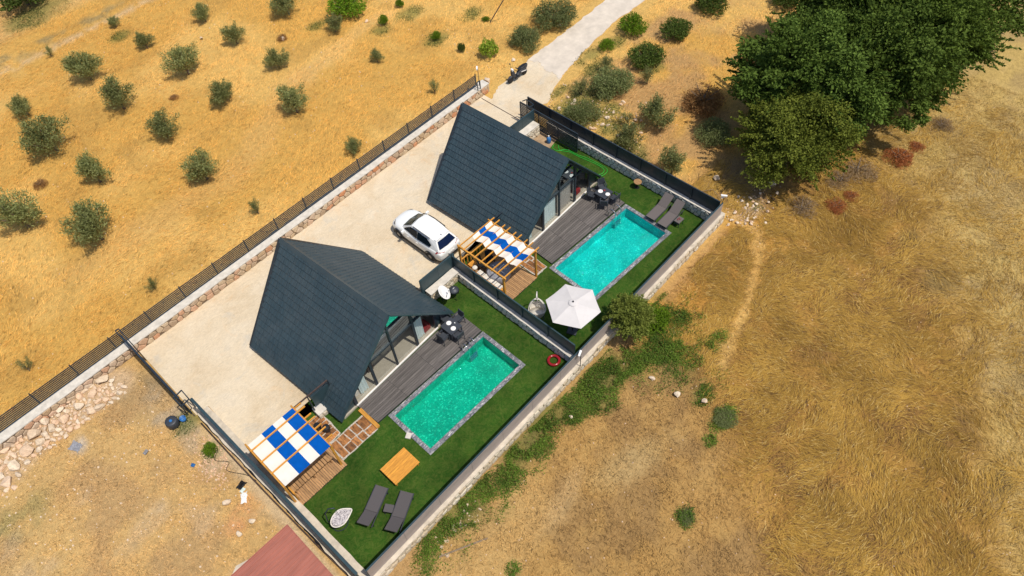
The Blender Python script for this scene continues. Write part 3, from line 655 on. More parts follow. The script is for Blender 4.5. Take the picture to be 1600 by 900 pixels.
# ------------------------------------------------------------------ fences
def fence(label, p0, p1, z0, z1, nb, ns, gap, m, name='slat_fence', mp=None, posts=True, rail=False, off=0, solid=False):
    t = thing(name, label, 'fence'); a, b = Vector((*p0, 0)), Vector((*p1, 0)); d = (b-a); L = d.length; d /= L; n = Vector((-d.y, d.x, 0)); bay = L/nb
    rz = math.atan2(d.y, d.x); pm = MB().box((0, 0, (z1+.03-z0)/2), (.06, .06, z1+.03-z0)).mesh('post', mp or m)
    for k in range(nb+1):
        o = link('post', pm, t); c = a+d*bay*k+n*.0; o.location = (c.x, c.y, z0); o.rotation_euler.z = rz
    hgt = (z1-z0)/ns
    if solid:
        sm_ = MB().box((bay/2, -.045, (z1-z0)/2), (bay-.012, .012, z1-z0-.02)).mesh('sheet_panel', m)
        for k in range(nb): o = link('sheet_panel', sm_, t); c = a+d*bay*k; o.location = (c.x, c.y, z0); o.rotation_euler.z = rz
        MB().bar(a+Vector((0, 0, z1)), b+Vector((0, 0, z1)), .07, .04).build('top_rail', mp or m, t)
    else:
        sm_ = MB().box((bay/2, -.035, 0), (bay-.01, .016, hgt-gap)).mesh('slat', m)
        for k in range(nb):
            for j in range(ns):
                o = link('slat', sm_, t); c = a+d*bay*k; o.location = (c.x, c.y, z0+hgt*(j+.5)); o.rotation_euler.z = rz
        if rail: MB().bar(a+Vector((0, 0, z1+.01)), b+Vector((0, 0, z1+.01)), .07 if rail is True else rail, .05).build('top_rail', mp or m, t)
    return t
fence('dark slatted fence along the orchard side of the driveway', (-9, 29.93), (27.1, 30.86), .72, 1.66, 17, 8, .046, 'metal_dark')
fence('grey sheet metal fence on the front wall of both lawns', (1.05, 11.22), (27.6, 11.66), .75, 1.66, 13, 1, 0, 'panel_grey', 'sheet_fence', mp='metal_teal', solid=True)
fence('dark teal slatted fence on the wall between the two lawns', (14.93, 11.85), (14.95, 20.75), .64, 1.62, 5, 8, .006, 'metal_teal', rail=True)
fence('dark slatted fence behind the loungers of the far lawn', (27.53, 11.80), (27.53, 26.4), .74, 1.72, 8, 8, .008, 'metal_dark', rail=True)
fence('teal slatted screen beside the satellite dish', (12.6, 20.62), (15.1, 20.62), .3, 1.62, 2, 9, .006, 'metal_teal', rail=True)
fence('teal slatted screen between the far gate and the far cabin', (24.6, 25.3), (26.85, 25.3), .2, 1.66, 2, 9, .006, 'metal_teal', rail=True)
fence('dark slatted fence on the broad wall beside the shed lot', (.50, 23.7), (.70, 11.4), .42, 1.66, 6, 9, .008, 'metal_teal', rail=.13)

fo = MB(); vs_ = []  # dark strip added to draw the shade at the wall's outer foot
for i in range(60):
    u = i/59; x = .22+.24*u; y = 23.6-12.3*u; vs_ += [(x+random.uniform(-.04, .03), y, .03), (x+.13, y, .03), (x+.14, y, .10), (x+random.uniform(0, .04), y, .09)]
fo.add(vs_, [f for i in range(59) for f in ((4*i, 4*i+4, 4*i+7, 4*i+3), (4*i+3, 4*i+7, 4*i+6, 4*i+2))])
tag(fo.build('shade_strip', 'black'), 'ragged black strip standing in for shade along the outer foot of the broad wall', 'painted shade')
def gate(label, p0, p1, z1, nsl, m, mp, gap, frame_w=.06):
    t = thing('sliding_gate', label, 'gate'); a, b = Vector((*p0, 0)), Vector((*p1, 0)); d = (b-a).normalized(); L = (b-a).length
    for z in (.12, z1): MB().bar(a+Vector((0, 0, z)), b+Vector((0, 0, z)), frame_w, .06).build('gate_rail', mp, t)
    for k in range(4): c = a+d*L*k/3; MB().bar(c+Vector((0, 0, .12)), c+Vector((0, 0, z1)), .05).build('gate_stile', mp, t)
    hh = (z1-.2)/nsl
    for j in range(nsl): z = .17+hh*(j+.5); MB().bar(a+Vector((0, 0, z)), b+Vector((0, 0, z)), .03, hh-gap).build('gate_slat', m, t)
    return t
gate('closed dark sliding gate across the driveway next to the rock heap', (.10, 24.2), (.02, 29.75), 1.66, 12, 'brown_metal', 'metal_dark', .006, .10)
gate('open dark sliding gate parked beside the far cabin', (26.98, 26.6), (26.95, 21.7), 1.58, 11, 'metal_dark', 'metal_dark', .05)
# gate rail in the driveway, guide frames
tag(MB().bar((26.98, 30.3, .018), (26.98, 26.6, .018), .05, .02).build('gate_track', 'brown_metal'), 'thin rusty gate rail across the driveway exit', 'gate track')
tag(MB().bar((.12, 24.0, .02), (.05, 29.7, .02), .05, .02).build('gate_track', 'brown_metal'), 'rail under the closed sliding gate by the rock heap', 'gate track')
def frame(label, pts, z, legs):
    t = thing('guide_frame', label, 'gate frame')
    for p, q in zip(pts, pts[1:]): MB().bar((*p, z), (*q, z), .05).build('top_bar', 'metal_dark', t)
    for p in legs: MB().bar((*p, 0), (*p, z), .05).build('upright', 'metal_dark', t)
frame('rectangular dark steel guide frame at the end of the closed gate', [(-.06, 24.34), (.43, 24.43), (.42, 23.72), (-.02, 23.65), (-.06, 24.34)], 1.72, [(-.06, 24.34), (.43, 24.43)])
frame('narrow dark guide frame where the closed gate meets the orchard wall', [(-.02, 29.75), (-.02, 30.2), (.16, 30.2), (.16, 28.9)], 1.70, [(.16, 28.9), (-.02, 30.2)])
frame('pair of dark guide posts at the orchard wall by the road', [(26.85, 30.45), (27.1, 30.45)], 1.35, [(26.85, 30.45), (27.1, 30.45)])
frame('dark guide frame at the open gate near the screen', [(26.8, 25.6), (27.2, 25.6), (27.3, 26.3), (27.0, 26.4)], 1.72, [(27.2, 25.6), (27.3, 26.3)])
def cam_pole(label, x, y, z0, h_, rz):
    t = thing('security_camera', label, 'security camera', (x, y, z0), rz)
    MB().tube([(0, 0, 0), (0, 0, h_)], .022, 6).build('pole', 'metal_dark', t); MB().box((0, .05, h_), (.34, .10, .09), .3).build('camera_head', 'plate', t); MB().bar((0, 0, h_-.12), (.1, .1, h_-.2), .05).build('bracket', 'plate', t)
cam_pole('white security camera on a pole at the road end of the orchard fence', 27.3, 30.75, .7, 1.4, .5)
cam_pole('white security camera on a pole at the far corner of the front fence', 27.78, 11.75, .6, 1.5, 1.8)
cam_pole('white security camera on the front fence where the dividing fence meets it', 14.62, 11.2, .72, 1.15, .1)

# ------------------------------------------------------------------ pergolas
def pergola(label, xs, ys, z, kind):
    x0, x1 = xs; y0, y1 = ys; t = thing('pergola', label, 'pergola', (x0, y0, 0)); w_, d_ = x1-x0, y1-y0
    for x in (0, w_):
        for y in (0, d_): MB().bar((x, y, 0), (x, y, z), .10).build('post', 'wood', t)
    MB().bar((0, -.16, z+.10), (0, d_+.1, z+.10), .08, .12).build('beam', 'wood', t); MB().bar((w_, -.1, z), (w_, d_+.2, z), .07, .12).build('beam', 'wood', t)
    if kind:
        for k in range(9): y = d_*k/8; MB().bar((-.08, y, z+(.16 if k % 2 else .06)), (w_+.30, y, z+(.16 if k % 2 else .06)), .05, .07).build('rafter', 'wood_x', t)
    else:
        for y in (.72, 1.50, 2.28): MB().bar((-.04, y, z+.24), (w_+.40, y, z+.24), .05, .07).build('rafter', 'wood_x', t)
        for y in (.32, 1.12, 1.90, 2.68): MB().bar((-.05, y, z+.03), (w_+.40, y, z+.03), .05, .07).build('rafter', 'wood_x', t)
    return t
PZ = 2.22
pg1 = pergola('timber pergola with blue and white checked cloth over the nearer hot tub deck', (.88, 3.44), (16.42, 19.15), PZ, 0)
pg2 = pergola('timber pergola with a striped cloth half drawn over the grey round tub', (15.32, 17.78), (16.98, 20.3), PZ, 1)
# fabrics woven between rafters
def cloth(label, x0, x1, y0, y1, z, bands, sag=.05, wavy=.0, nj=40):
    t = thing('shade_cloth', label, 'shade cloth')
    for (u0, u1, m) in bands:                         # bands run along y, u across x
        ni = max(2, int((u1-u0)/.08)); vs_ = []
        for i in range(ni+1):
            for j in range(nj+1):
                u = u0+(u1-u0)*i/ni; v = j/nj; x = x0+(x1-x0)*u+wavy*math.sin(v*8*PI+.4)*.5
                vs_.append((x, y0+(y1-y0)*v, z-sag*abs(math.sin(v*4*PI))+.012*math.sin(9*u+5*v)))
        fs = [(i*(nj+1)+j, (i+1)*(nj+1)+j, (i+1)*(nj+1)+j+1, i*(nj+1)+j+1) for i in range(ni) for j in range(nj)]
        MB().add(vs_, fs).build('cloth_strip', m, t, True)
    return t
# checked: three blue/white columns, alternating blocks between rafters
t = thing('shade_cloth', 'blue and white striped cloth covering the whole nearer pergola', 'shade cloth')
xa, xb, ya, yb = .93, 3.40, 16.25, 19.1
def block(u0, u1, v0, v1, m, z=2.405):
    vs_ = []; ni, nj = 6, 12
    for i in range(ni+1):
        for j in range(nj+1):
            u = u0+(u1-u0)*i/ni; v = v0+(v1-v0)*j/nj; vs_.append((xa+(xb-xa)*u, ya+(yb-ya)*v, z-.04*(1-abs(math.cos(v*3.6*PI+.3)))))
    MB().add(vs_, [(i*(nj+1)+j, (i+1)*(nj+1)+j, (i+1)*(nj+1)+j+1, i*(nj+1)+j+1) for i in range(ni) for j in range(nj)]).build('cloth_strip', m, t, True)
for u0, u1, m in ((0, .30, 'cream_cloth'), (.30, .545, 'blue_cloth'), (.545, .765, 'cream_cloth'), (.765, 1.0, 'blue_cloth')): block(u0, u1, 0, 1, m)
cloth('wavy cream cloth with one blue stripe on the far pergola', 16.28, 17.74, 16.98, 20.22, 2.34, [(0, .33, 'cream_cloth'), (.33, .66, 'blue_cloth'), (.66, 1, 'cream_cloth')], sag=.10, wavy=.10, nj=64)

def boards(label, name, x0, x1, y0, y1, nbd, z, m, cat='deck'):
    t = thing(name, label, cat, (x0, y0, 0)); w_ = (x1-x0)/nbd
    MB().box(((x1-x0)/2, (y1-y0)/2, .05), (x1-x0-.02, y1-y0-.02, .07)).build('frame', 'fascia', t)
    bm = MB().box((0, (y1-y0)/2, 0), (w_-.014, y1-y0, .025)).mesh('deck_plank', m)
    for k in range(nbd): o = link('deck_plank', bm, t); o.location = (w_*(k+.5), random.uniform(-.012, .012), z+random.uniform(-.002, .002))
    return t
boards('brown board floor under the blue and white pergola', 'pergola_deck', .98, 3.62, 16.2, 19.3, 25, .10, 'wood_deck')
boards('brown board floor under the far pergola', 'pergola_deck', 15.3, 17.72, 16.86, 20.4, 24, .10, 'wood_deck')
# railing panels around far pergola, back side (x = left) and bottom
def railing(label, p, q, z1, nb, m='wood', back=True):
    t = thing('timber_railing', label, 'railing'); a, b = Vector(p), Vector(q)
    MB().bar(a+Vector((0, 0, z1)), b+Vector((0, 0, z1)), .08, .05).build('handrail', m, t)
    MB().bar(a+Vector((0, 0, .25)), b+Vector((0, 0, .25)), .04, .06).build('lower_rail', m, t)
    for k in range(nb+1): c = a+(b-a)*(k/nb); MB().bar(c+Vector((0, 0, .1)), c+Vector((0, 0, z1)), .05, .05).build('baluster', m, t)
railing('pine railing of the far pergola along the dividing fence', (15.28, 17.1, 0), (15.28, 20.35, 0), 1.0, 12)
railing('pine railing of the far pergola on the car side', (15.35, 20.4, 0), (17.6, 20.4, 0), 1.0, 9)
railing('pine railing of the nearer pergola beside the broad wall', (1.05, 16.5, 0), (1.05, 19.1, 0), .9, 10)
mb = MB()
t = thing('timber_bench', 'long pine bench with white cushions along the fence under the far pergola', 'bench', (15.62, 18.5, 0))
for k in range(4): MB().box((-.16+k*.11, 0, .42), (.10, 1.9, .03)).build('seat_slat', 'wood', t)
for y in (-.85, .85): MB().box((0, y, .2), (.4, .06, .4)).build('leg', 'wood', t)
for k in range(4): tag(MB().box((15.66, 17.85+.45*k, .49), (.34, .40, .11), random.uniform(-.05, .05)).build('seat_cushion', 'cushion'), 'white seat cushion on the pine bench under the far pergola', 'cushion', 'cushions on the pine bench')
t = thing('timber_bench', 'pine corner bench on the car side of the far pergola', 'bench', (16.5, 20.05, 0))
for k in range(4): MB().box((0, -.16+k*.11, .42), (1.6, .10, .03)).build('seat_slat', 'wood_x', t)
for x in (-.7, .7): MB().box((x, 0, .2), (.06, .4, .4)).build('leg', 'wood', t)
for x, y in ((15.75, 19.75), (15.62, 19.2)): tag(MB().lathe((x, y, .46), [(.12, 0), (.17, .05), (.12, .12), (.03, .13)], 12).build('throw_pillow', 'cushion', None, True), 'rounded cream pillow in the corner of the pine bench', 'pillow', 'pillows in the bench corner')
def tub(label, x, y, r):
    t = thing('hot_tub', label, 'hot tub', (x, y, .11))
    MB().lathe((0, 0, 0), [(r-.05, 0), (r, .08), (r, .48), (r-.05, .54), (r-.16, .55)], 32).build('tub_wall', 'tubgrey', t, True)
    MB().lathe((0, 0, .55), [(r-.14, 0), (r-.18, .03), (.02, .055)], 32).build('cover', 'tubgrey', t)
    for a in (0, PI/2, PI/4*3):
        MB().bar((-(r-.2)*math.cos(a), -(r-.2)*math.sin(a), .60), ((r-.2)*math.cos(a), (r-.2)*math.sin(a), .60), .04, .012).build('strap', 'plate', t)
tub('round grey covered hot tub under the far pergola', 16.42, 18.55, .66)
t = thing('timber_bench', 'brown slatted bench half hidden under the front edge of the blue and white cloth', 'bench', (2.2, 17.0, .11))
for k in range(14): MB().box((-1.05+k*.162, 0, .42), (.13, .5, .035)).build('seat_slat', 'wood_deck', t)
MB().box((0, .26, .62), (2.2, .04, .42), 0, -.1).build('backrest', 'wood_deck', t)
for x in (-1, 0, 1): MB().box((x, 0, .2), (.06, .45, .4)).build('leg', 'wood_deck', t)
t = thing('hot_tub', 'round grey tub in the deep shade of the nearer pergola', 'hot tub', (2.3, 18.15, .11))
MB().lathe((0, 0, 0), [(.6, 0), (.65, .08), (.65, .48), (.6, .54), (.5, .55)], 28).build('tub_wall', 'tubgrey', t, True)
for i, (x, y, rz) in enumerate([(16.2, 19.55, .3), (16.75, 19.5, -.4)]):
    t = thing('folding_chair', ['dark folding chair in the shade by the tub and corner', 'dark folding chair in the shade nearer the cabin'][i], 'chair', (x, y, .11), rz)
    MB().box((0, 0, .43), (.42, .42, .03)).build('seat', 'black', t); MB().box((0, .22, .72), (.42, .03, .45), 0, -.2).build('backrest', 'black', t)
    for a in (-.18, .18):
        for b in (-.18, .18): MB().bar((a, b, 0), (a, b, .42), .03).build('leg', 'black', t)

# stepping path of timber slabs
def path(label, quads, seed, z=.05):
    t = thing('timber_slab_path', label, 'path'); rnd = random.Random(seed)
    for o, u, v, w_, h_, n1, n2 in quads:
        o = Vector((*o, 0)); u = Vector((*u, 0)).normalized(); v = Vector((*v, 0)).normalized()
        ed = rough([(-.03, -.03), (w_+.03, -.03), (w_+.03, h_+.03), (-.03, h_+.03), (-.03, -.03)], 6, .03)[:-1]
        MB().prism([((o+u*a+v*b).x, (o+u*a+v*b).y) for a, b in ed], .0, z-.012).build('pebble_bed', 'pebble', t)
        xe = [w_*(i+(rnd.uniform(-.22, .22) if 0 < i < n1 else 0))/n1 for i in range(n1+1)]
        for i in range(n1):
            ye = [h_*(j+(rnd.uniform(-.3, .3) if 0 < j < n2 else 0))/n2 for j in range(n2+1)]
            if n2 == 2 and rnd.random() < .45: ye = [0, h_]
            for j in range(len(ye)-1):
                g = rnd.uniform(.008, .022); x0, x1 = xe[i]+g, xe[i+1]-g; y0, y1 = ye[j]+g, ye[j+1]-g; q = lambda a: rnd.uniform(-a, a); sk = (w_/n1)*.10 if w_/n1 < h_/n2 else 0; sj = (h_/n2)*.12 if not sk else 0
                pl_ = [(x0+q(sk), y0+q(sj)), ((x0+x1)/2, y0+q(.03)), (x1+q(sk), y0+q(sj)), (x1+q(.02), (y0+y1)/2), (x1+q(sk), y1+q(sj)), ((x0+x1)/2, y1+q(.03)), (x0+q(sk), y1+q(sj)), (x0+q(.02), (y0+y1)/2)]
                pl_ = [(min(max(a, .01), w_-.01), min(max(b, .01), h_-.01)) for a, b in pl_]
                stoneobj(pl_, lambda s_, q_, k_: o+u*s_+v*q_+Vector((0, 0, z-.03+k_)), .04, 'timber_slab', 'slab', t, .93, rnd)
path('rust brown timber slab path with white pebble joints from the nearer gate to the deck', [((3.70, 17.72), (1, .06), (0, 1), .74, 1.62, 1, 6), ((3.66, 16.56), (1, 0), (0, 1), 2.12, 1.10, 5, 2)], 3)
path('rust brown timber slab path between the far pergola and the far deck', [((17.84, 17.02), (1, 0), (0, 1), .86, 2.5, 3, 2)], 5)
t = thing('timber_step', 'orange timber step at the end of the nearer deck', 'step'); MB().box((5.86, 17.27, .06), (.16, 1.4, .11)).build('riser', 'wood', t); MB().box((5.86, 17.27, .135), (.20, 1.44, .03)).build('tread', 'wood', t)
t = thing('orange_table', 'low orange slatted wooden table on the nearer lawn', 'table', (5.2, 14.18, 0))
for k in range(9): MB().box((0, -.5+k*.125, .33), (1.48, .115, .03)).build('table_slat', 'wood_x', t)
for x in (-.66, .66):
    for y in (-.46, .46): MB().box((x, y, .155), (.07, .07, .31)).build('leg', 'wood', t)
for y in (-.50, .50): MB().box((0, y, .29), (1.4, .04, .05)).build('apron', 'wood_x', t)
# side gate frames by steps
def portal(label, x0, x1, y, z, pan):
    t = thing('side_gate', label, 'gate', (x0, y, 0)); w_ = x1-x0
    for x in (0, w_*.4, w_): MB().bar((x, 0, 0), (x, 0, z), .06).build('post', 'metal_dark', t)
    MB().bar((0, 0, z), (w_, 0, z), .06).build('top_bar', 'brown_metal' if pan else 'metal_dark', t)
    for k in range(9): MB().box((w_*.72, 0, z*.5-.1+k*.10-.1), (w_*.5, .02, .092)).build('gate_slat', 'metal_teal', t)
portal('small slatted side gate between the nearer pergola and the nearer cabin', 3.5, 5.5, 19.45, 1.8, 1)
portal('small slatted side gate between the far pergola and the far cabin', 18.0, 19.4, 20.65, 1.7, 0)
for k, (x, y) in enumerate([(3.86, 18.75), (4.1, 18.35)]):
    tag(MB().lathe((x, y, .05), [(.16, 0), (.19, .25), (.17, .34), (.05, .36)], 12).build('dark_pot', 'black'), ['dark pot beside the nearer slab path, closer to the pergola', 'dark pot beside the nearer slab path, closer to the cabin'][k], 'pot')

# ------------------------------------------------------------------ loungers
def lounger(label, x, y, rz, fab, lift, group):
    t = thing('sun_lounger', label, 'sun lounger', (x, y, 0), rz, group)     # foot at -y.. head +y
    w_ = .58
    def pad(name, y0, z0, y1, z1): 
        n = Vector((0, z0-z1, y1-y0)).normalized()*.018; a = [(-w_/2, y0, z0), (w_/2, y0, z0), (w_/2, y1, z1), (-w_/2, y1, z1)]
        MB().add([Vector(p)-n for p in a]+[Vector(p)+n for p in a], [(3, 2, 1, 0), (4, 5, 6, 7), (0, 1, 5, 4), (1, 2, 6, 5), (2, 3, 7, 6), (3, 0, 4, 7)]).build(name, fab, t)
    pad('seat', -1.0, .33, .18, .33); pad('backrest', .20, .335, .92, .335+lift)
    for s in (-1, 1):
        MB().bar((s*(w_/2+.02), -1.02, .30), (s*(w_/2+.02), .85, .30), .035, .05).build('side_rail', 'char', t)
        for yy in (-.85, .7): MB().bar((s*(w_/2+.01), yy, 0), (s*(w_/2+.01), yy, .3), .04).build('leg', 'char', t)
        MB().bar((s*.24, .35, .30), (s*.24, .72, .3+lift*.7), .02).build('backrest_strut', 'char', t)
    return t
def aim(fx, fy, hx, hy): return math.atan2(hy-fy, hx-fx)-PI/2
GL = 'sun loungers on the lawns'
lounger('charcoal sun lounger on the nearer lawn, closer to the egg chair', 3.08, 13.62, aim(3.82, 13.92, 2.35, 13.22), 'grey_mesh', .34, GL)
lounger('charcoal sun lounger on the nearer lawn, closer to the front wall', 3.70, 12.52, aim(4.45, 12.83, 3.0, 12.06), 'grey_mesh', .34, GL)
lounger('taupe sun lounger on the far lawn, closer to the cabin', 26.15, 14.71, aim(25.2, 14.69, 27.0, 14.73), 'brown_mesh', .46, GL)
lounger('taupe sun lounger on the far lawn, closer to the front fence', 26.12, 13.88, aim(25.2, 13.85, 27.0, 13.9), 'brown_mesh', .46, GL)
def stool(label, x, y, rz, m, w_=.42, d_=.36, h_=.4, items=False):
    t = thing('side_table', label, 'side table', (x, y, 0), rz)
    MB().box((0, 0, h_), (w_, d_, .035)).build('table_top', m, t)
    for a in (-1, 1):
        for b in (-1, 1): MB().bar((a*(w_/2-.03), b*(d_/2-.03), 0), (a*(w_/2-.03), b*(d_/2-.03), h_), .03).build('leg', 'char', t)
        MB().box((a*(w_/2-.02), 0, h_-.09), (.015, d_-.05, .12)).build('apron', 'char', t)
stool('small charcoal side table between the two charcoal loungers', 3.52, 13.02, aim(3.74, 13.17, 3.28, 12.88), 'grey_mesh')
stool('small grey side table with red cups beside the taupe loungers', 26.04, 13.3, 0, 'brown_mesh', .5, .36, .42)
for dx, dy in ((-.06, .03), (.05, -.04), (.0, .07), (.1, .04)): tag(MB().lathe((26.02+dx, 13.3+dy, .438), [(.02, 0), (.03, .05)], 8).build('red_cup', 'red'), 'tiny red cup on the grey side table', 'cup', 'red cups on the side table')
t = thing('round_side_table', 'small round wooden table on the lawn against the back wall', 'table', (26.95, 16.95, 0))
MB().lathe((0, 0, .46), [(.24, 0), (.25, .02), (.24, .04)], 20).build('table_top', 'wood_deck', t); MB().tube([(0, 0, 0), (0, 0, .46)], .03).build('leg', 'black', t); MB().lathe((0, 0, 0), [(.16, 0), (.15, .03)], 14).build('foot', 'black', t)

# ------------------------------------------------------------------ dining sets
def dining(lab, x, y, z, rz, chairs, plates, w_, d_, bowl=None):
    t = thing('dining_table', f'charcoal rectangular dining table on the {lab}', 'table', (x, y, z), rz)
    MB().box((0, 0, .6), (w_, d_, .04)).build('table_top', 'char', t)
    for a in (-1, 1):
        for b in (-1, 1): MB().bar((a*(w_/2-.05), b*(d_/2-.05), 0), (a*(w_/2-.05), b*(d_/2-.05), .6), .06).build('leg', 'char', t)
    for i, (cx, cy, cr, cl) in enumerate(chairs):
        c = thing('garden_chair', f'charcoal garden chair {cl} the dining table on the {lab}', 'chair', (cx, cy, z), cr, 'garden chairs')
        MB().box((0, 0, .42), (.44, .42, .035)).build('seat', 'char', c)
        MB().box((0, .23, .66), (.42, .03, .40), 0, -.16).build('backrest', 'char', c)
        for s in (-1, 1):
            MB().bar((s*.23, -.2, .0), (s*.21, -.18, .63), .03).build('leg', 'char', c); MB().bar((s*.23, .24, .0), (s*.21, .2, .63), .03).build('leg', 'char', c)
            MB().bar((s*.22, -.2, .63), (s*.22, .26, .64), .045, .025).build('armrest', 'char', c)
    for (px, py, r, l) in plates: tag(MB().lathe((px, py, z+.62), [(r*.5, 0), (r, .02), (r*.97, .028), (r*.6, .016)], 22).build('plate', 'plate', None, True), f'{l} on the dining table of the {lab}', 'plate')
dining('nearer deck', 12.06, 17.78, .125, 0, [(12.28, 18.42, -.05, 'at the cabin side of'), (12.72, 17.95, -PI/2, 'at the lawn end of'), (11.4, 17.72, PI/2+.1, 'at the long deck side of'), (11.98, 17.22, PI, 'at the pool side of')], [(12.10, 18.0, .14, 'white plate nearer the cabin'), (12.02, 17.58, .14, 'white plate nearer the pool')], .78, .86)
dining('far deck', 24.73, 17.8, .125, 0, [(24.3, 18.35, 0.2, 'at the cabin side of'), (25.2, 18.3, -.6, 'at the lawn corner of'), (24.2, 17.35, PI/2+.6, 'at the long deck side of'), (24.95, 17.15, PI, 'at the pool side of')], [(24.66, 18.0, .15, 'white plate nearer the cabin'), (24.74, 17.52, .14, 'white plate nearer the pool')], .80, .80)
tag(MB().lathe((24.85, 17.85, .745), [(.04, 0), (.055, .05), (.02, .06)], 10).build('red_candle', 'red'), 'small red candle between the plates of the far dining table', 'candle')
tag(MB().lathe((12.3, 17.75, .745), [(.025, 0), (.03, .07)], 10).build('white_glass', 'plate'), 'tiny white cup beside the plates of the nearer dining table', 'cup')

# ------------------------------------------------------------------ parasol
t = thing('parasol', 'large pale grey hexagonal parasol between the dividing fence and the far pool', 'parasol', (16.33, 13.14, 0), 0)
mb = MB(); hx = []; R_ = 1.42; NR = 6
for k in range(6):
    a = math.radians(56)+k*PI/3; hx.append(Vector((R_*math.cos(a), R_*math.sin(a), 2.28)))
top = Vector((0, 0, 2.60)); vs_ = []; fs = []
for k in range(6):
    a, b = hx[k], hx[(k+1) % 6]; o = len(vs_); m_ = 8
    for i in range(m_+1):
        for j in range(m_+1):
            r = i/m_; s = j/m_; p = top.lerp(a.lerp(b, s), r); sag = .035*math.sin(PI*s)*r; p = p-Vector((0, 0, sag)); p = p+(Vector((0, 0, p.z))-p)*.012*math.sin(PI*s)*r; vs_.append(p)
    fs += [(o+i*(m_+1)+j, o+(i+1)*(m_+1)+j, o+(i+1)*(m_+1)+j+1, o+i*(m_+1)+j+1) for i in range(m_) for j in range(m_)]
MB().add(vs_, fs).build('canopy', 'umb_cloth', t)
MB().lathe((0, 0, 2.575), [(.24, 0), (.18, .03), (.05, .06)], 12).build('vent_cap', 'umb_cloth', t); MB().lathe((0, 0, 2.63), [(.05, 0), (.04, .06)], 10).build('finial', 'black', t)
MB().tube([(0, 0, .06), (0, 0, 2.58)], .03, 8).build('pole', 'metal_dark', t); MB().box((0, 0, .05), (.5, .5, .08), .4).build('foot', 'char', t)
for k in range(6): MB().tube([top-Vector((0, 0, .04)), hx[k]-Vector((0, 0, .02))], .012, 5).build('rib', 'metal_dark', t)
t = thing('timber_stool', 'small timber stool in the shade of the parasol', 'stool', (15.05, 13.75, 0), .5)
MB().box((0, 0, .38), (.36, .36, .04)).build('seat', 'wood_deck', t)
for a in (-.13, .13):
    for b in (-.13, .13): MB().bar((a, b, 0), (a, b, .37), .04).build('leg', 'wood_deck', t)

# ------------------------------------------------------------------ egg chairs
def egg(label, x, y, rz, r, tilt, m_c):
    t = thing('egg_chair', label, 'hanging chair', (x, y, 0), rz)
    sh = MB(); n = 22; zc = .95; H_ = .62
    Rt = Euler((tilt, 0, 0)).to_matrix()
    def sp(u, v, k=1.0):     # v 0 bottom..1 top, u angle
        rr = r*math.sin(PI*(.04+.94*v))**.75*k; p = Vector((rr*math.cos(u), rr*math.sin(u)*.9, -H_+2*H_*v)); return Rt@p+Vector((0, 0, zc))
    for i in range(n):
        u = 2*PI*i/n; front = math.sin(u) < -.25; vmax = .42 if front else 1.0
        sh.tube([sp(u, q) for q in np.linspace(0, vmax, 10)], .014, 4)
    sh.build('basket_rib', 'wicker', t)
    rg = MB()
    for v in (.12, .25, .38, .5, .66, .82, .95):
        us = np.linspace(math.pi*-.08, math.pi*1.08, 20) if v > .42 else np.linspace(0, 2*PI, 26)
        rg.tube([sp(a, v) for a in us], .012, 4)
    rg.build('basket_ring', 'wicker', t)
    rm = MB(); pts = [sp(math.pi*1.08, .42+.0), *[sp(math.pi*1.08-.0, q) for q in np.linspace(.42, .97, 7)], *[sp(-math.pi*.08, q) for q in np.linspace(.97, .42, 7)]]
    rm.tube(pts, .025, 5); rm.tube([sp(a, .42) for a in np.linspace(math.pi, 2*math.pi, 12)], .025, 5); rm.build('rim', 'wicker', t)
    cu = MB(); vs_ = []; nu, nv = 20, 8
    for j in range(nv+1):
        for i in range(nu):
            u = 2*PI*i/nu; v = .05+.34*j/nv; p = sp(u, v, .93); vs_.append(p)
    fs = [(j*nu+i, j*nu+(i+1) % nu, (j+1)*nu+(i+1) % nu, (j+1)*nu+i) for j in range(nv) for i in range(nu)]+[tuple(nv*nu+i for i in range(nu))]
    cu.add(vs_, fs).build('seat_cushion', m_c, t, True)
    bc = MB(); vs_ = []
    for j in range(9):
        for i in range(13): u = PI*.08+PI*.84*i/12; v = .36+.36*j/8; vs_.append(sp(u, v, .86))
    bc.add(vs_, [(j*13+i, j*13+i+1, (j+1)*13+i+1, (j+1)*13+i) for j in range(8) for i in range(12)]).build('back_cushion', m_c, t, True)
    MB().tube([(0, .35, .03), (0, .62, .5), (0, .66, 1.2), (0, .45, 1.8), (0, .12, 1.95), (0, 0, 1.85)], .03, 7).build('stand_pole', 'metal_dark' if m_c != 'cushion' else 'wicker', t, True)
    MB().tube([(0, 0, 1.85), (0, 0, zc+H_*.9)], .008, 4).build('chain', 'metal_dark', t)
    MB().tube([(.36*math.cos(a), .1+.36*math.sin(a), .03) for a in np.linspace(0, 2*PI, 24)], .022, 5).build('base_ring', 'metal_dark', t)
M['leafcush'] = NT('leaf_print_cushion').m
k = NT('grey_leaf_print_cushion'); k.l(k.ramp(k.noise(16, 3, .6, dist=2.5), (.46, (.10, .09, .10, 1)), (.5, (.60, .55, .54, 1))), k.p.inputs['Base Color']); k.p.inputs['Roughness'].default_value = .9; M['leafcush'] = k.m
t = thing('egg_chair', 'grey-white leaf-shaped hanging chair with leaf print cushion on the nearer lawn', 'hanging chair', (1.80, 14.16, 0))
Rm = Matrix(((.95, .28, -.10), (-.12, .72, -.50), (-.05, .45, .87)))
def lf(a, k, dz):
    x = math.cos(a)*.52; y = math.sin(a)*.36*(1-.45*max(0, math.cos(a))**1.5); x += .06*max(0, math.cos(a))**6; return Rm@Vector((x*k, y*k, dz))+Vector((0, 0, .72))
n = 28; AA = [2*PI*i/n for i in range(n)]
MB().tube([lf(a, 1, 0) for a in AA+[0]], .028, 6).build('rim', 'wicker', t, True)
rb = MB()
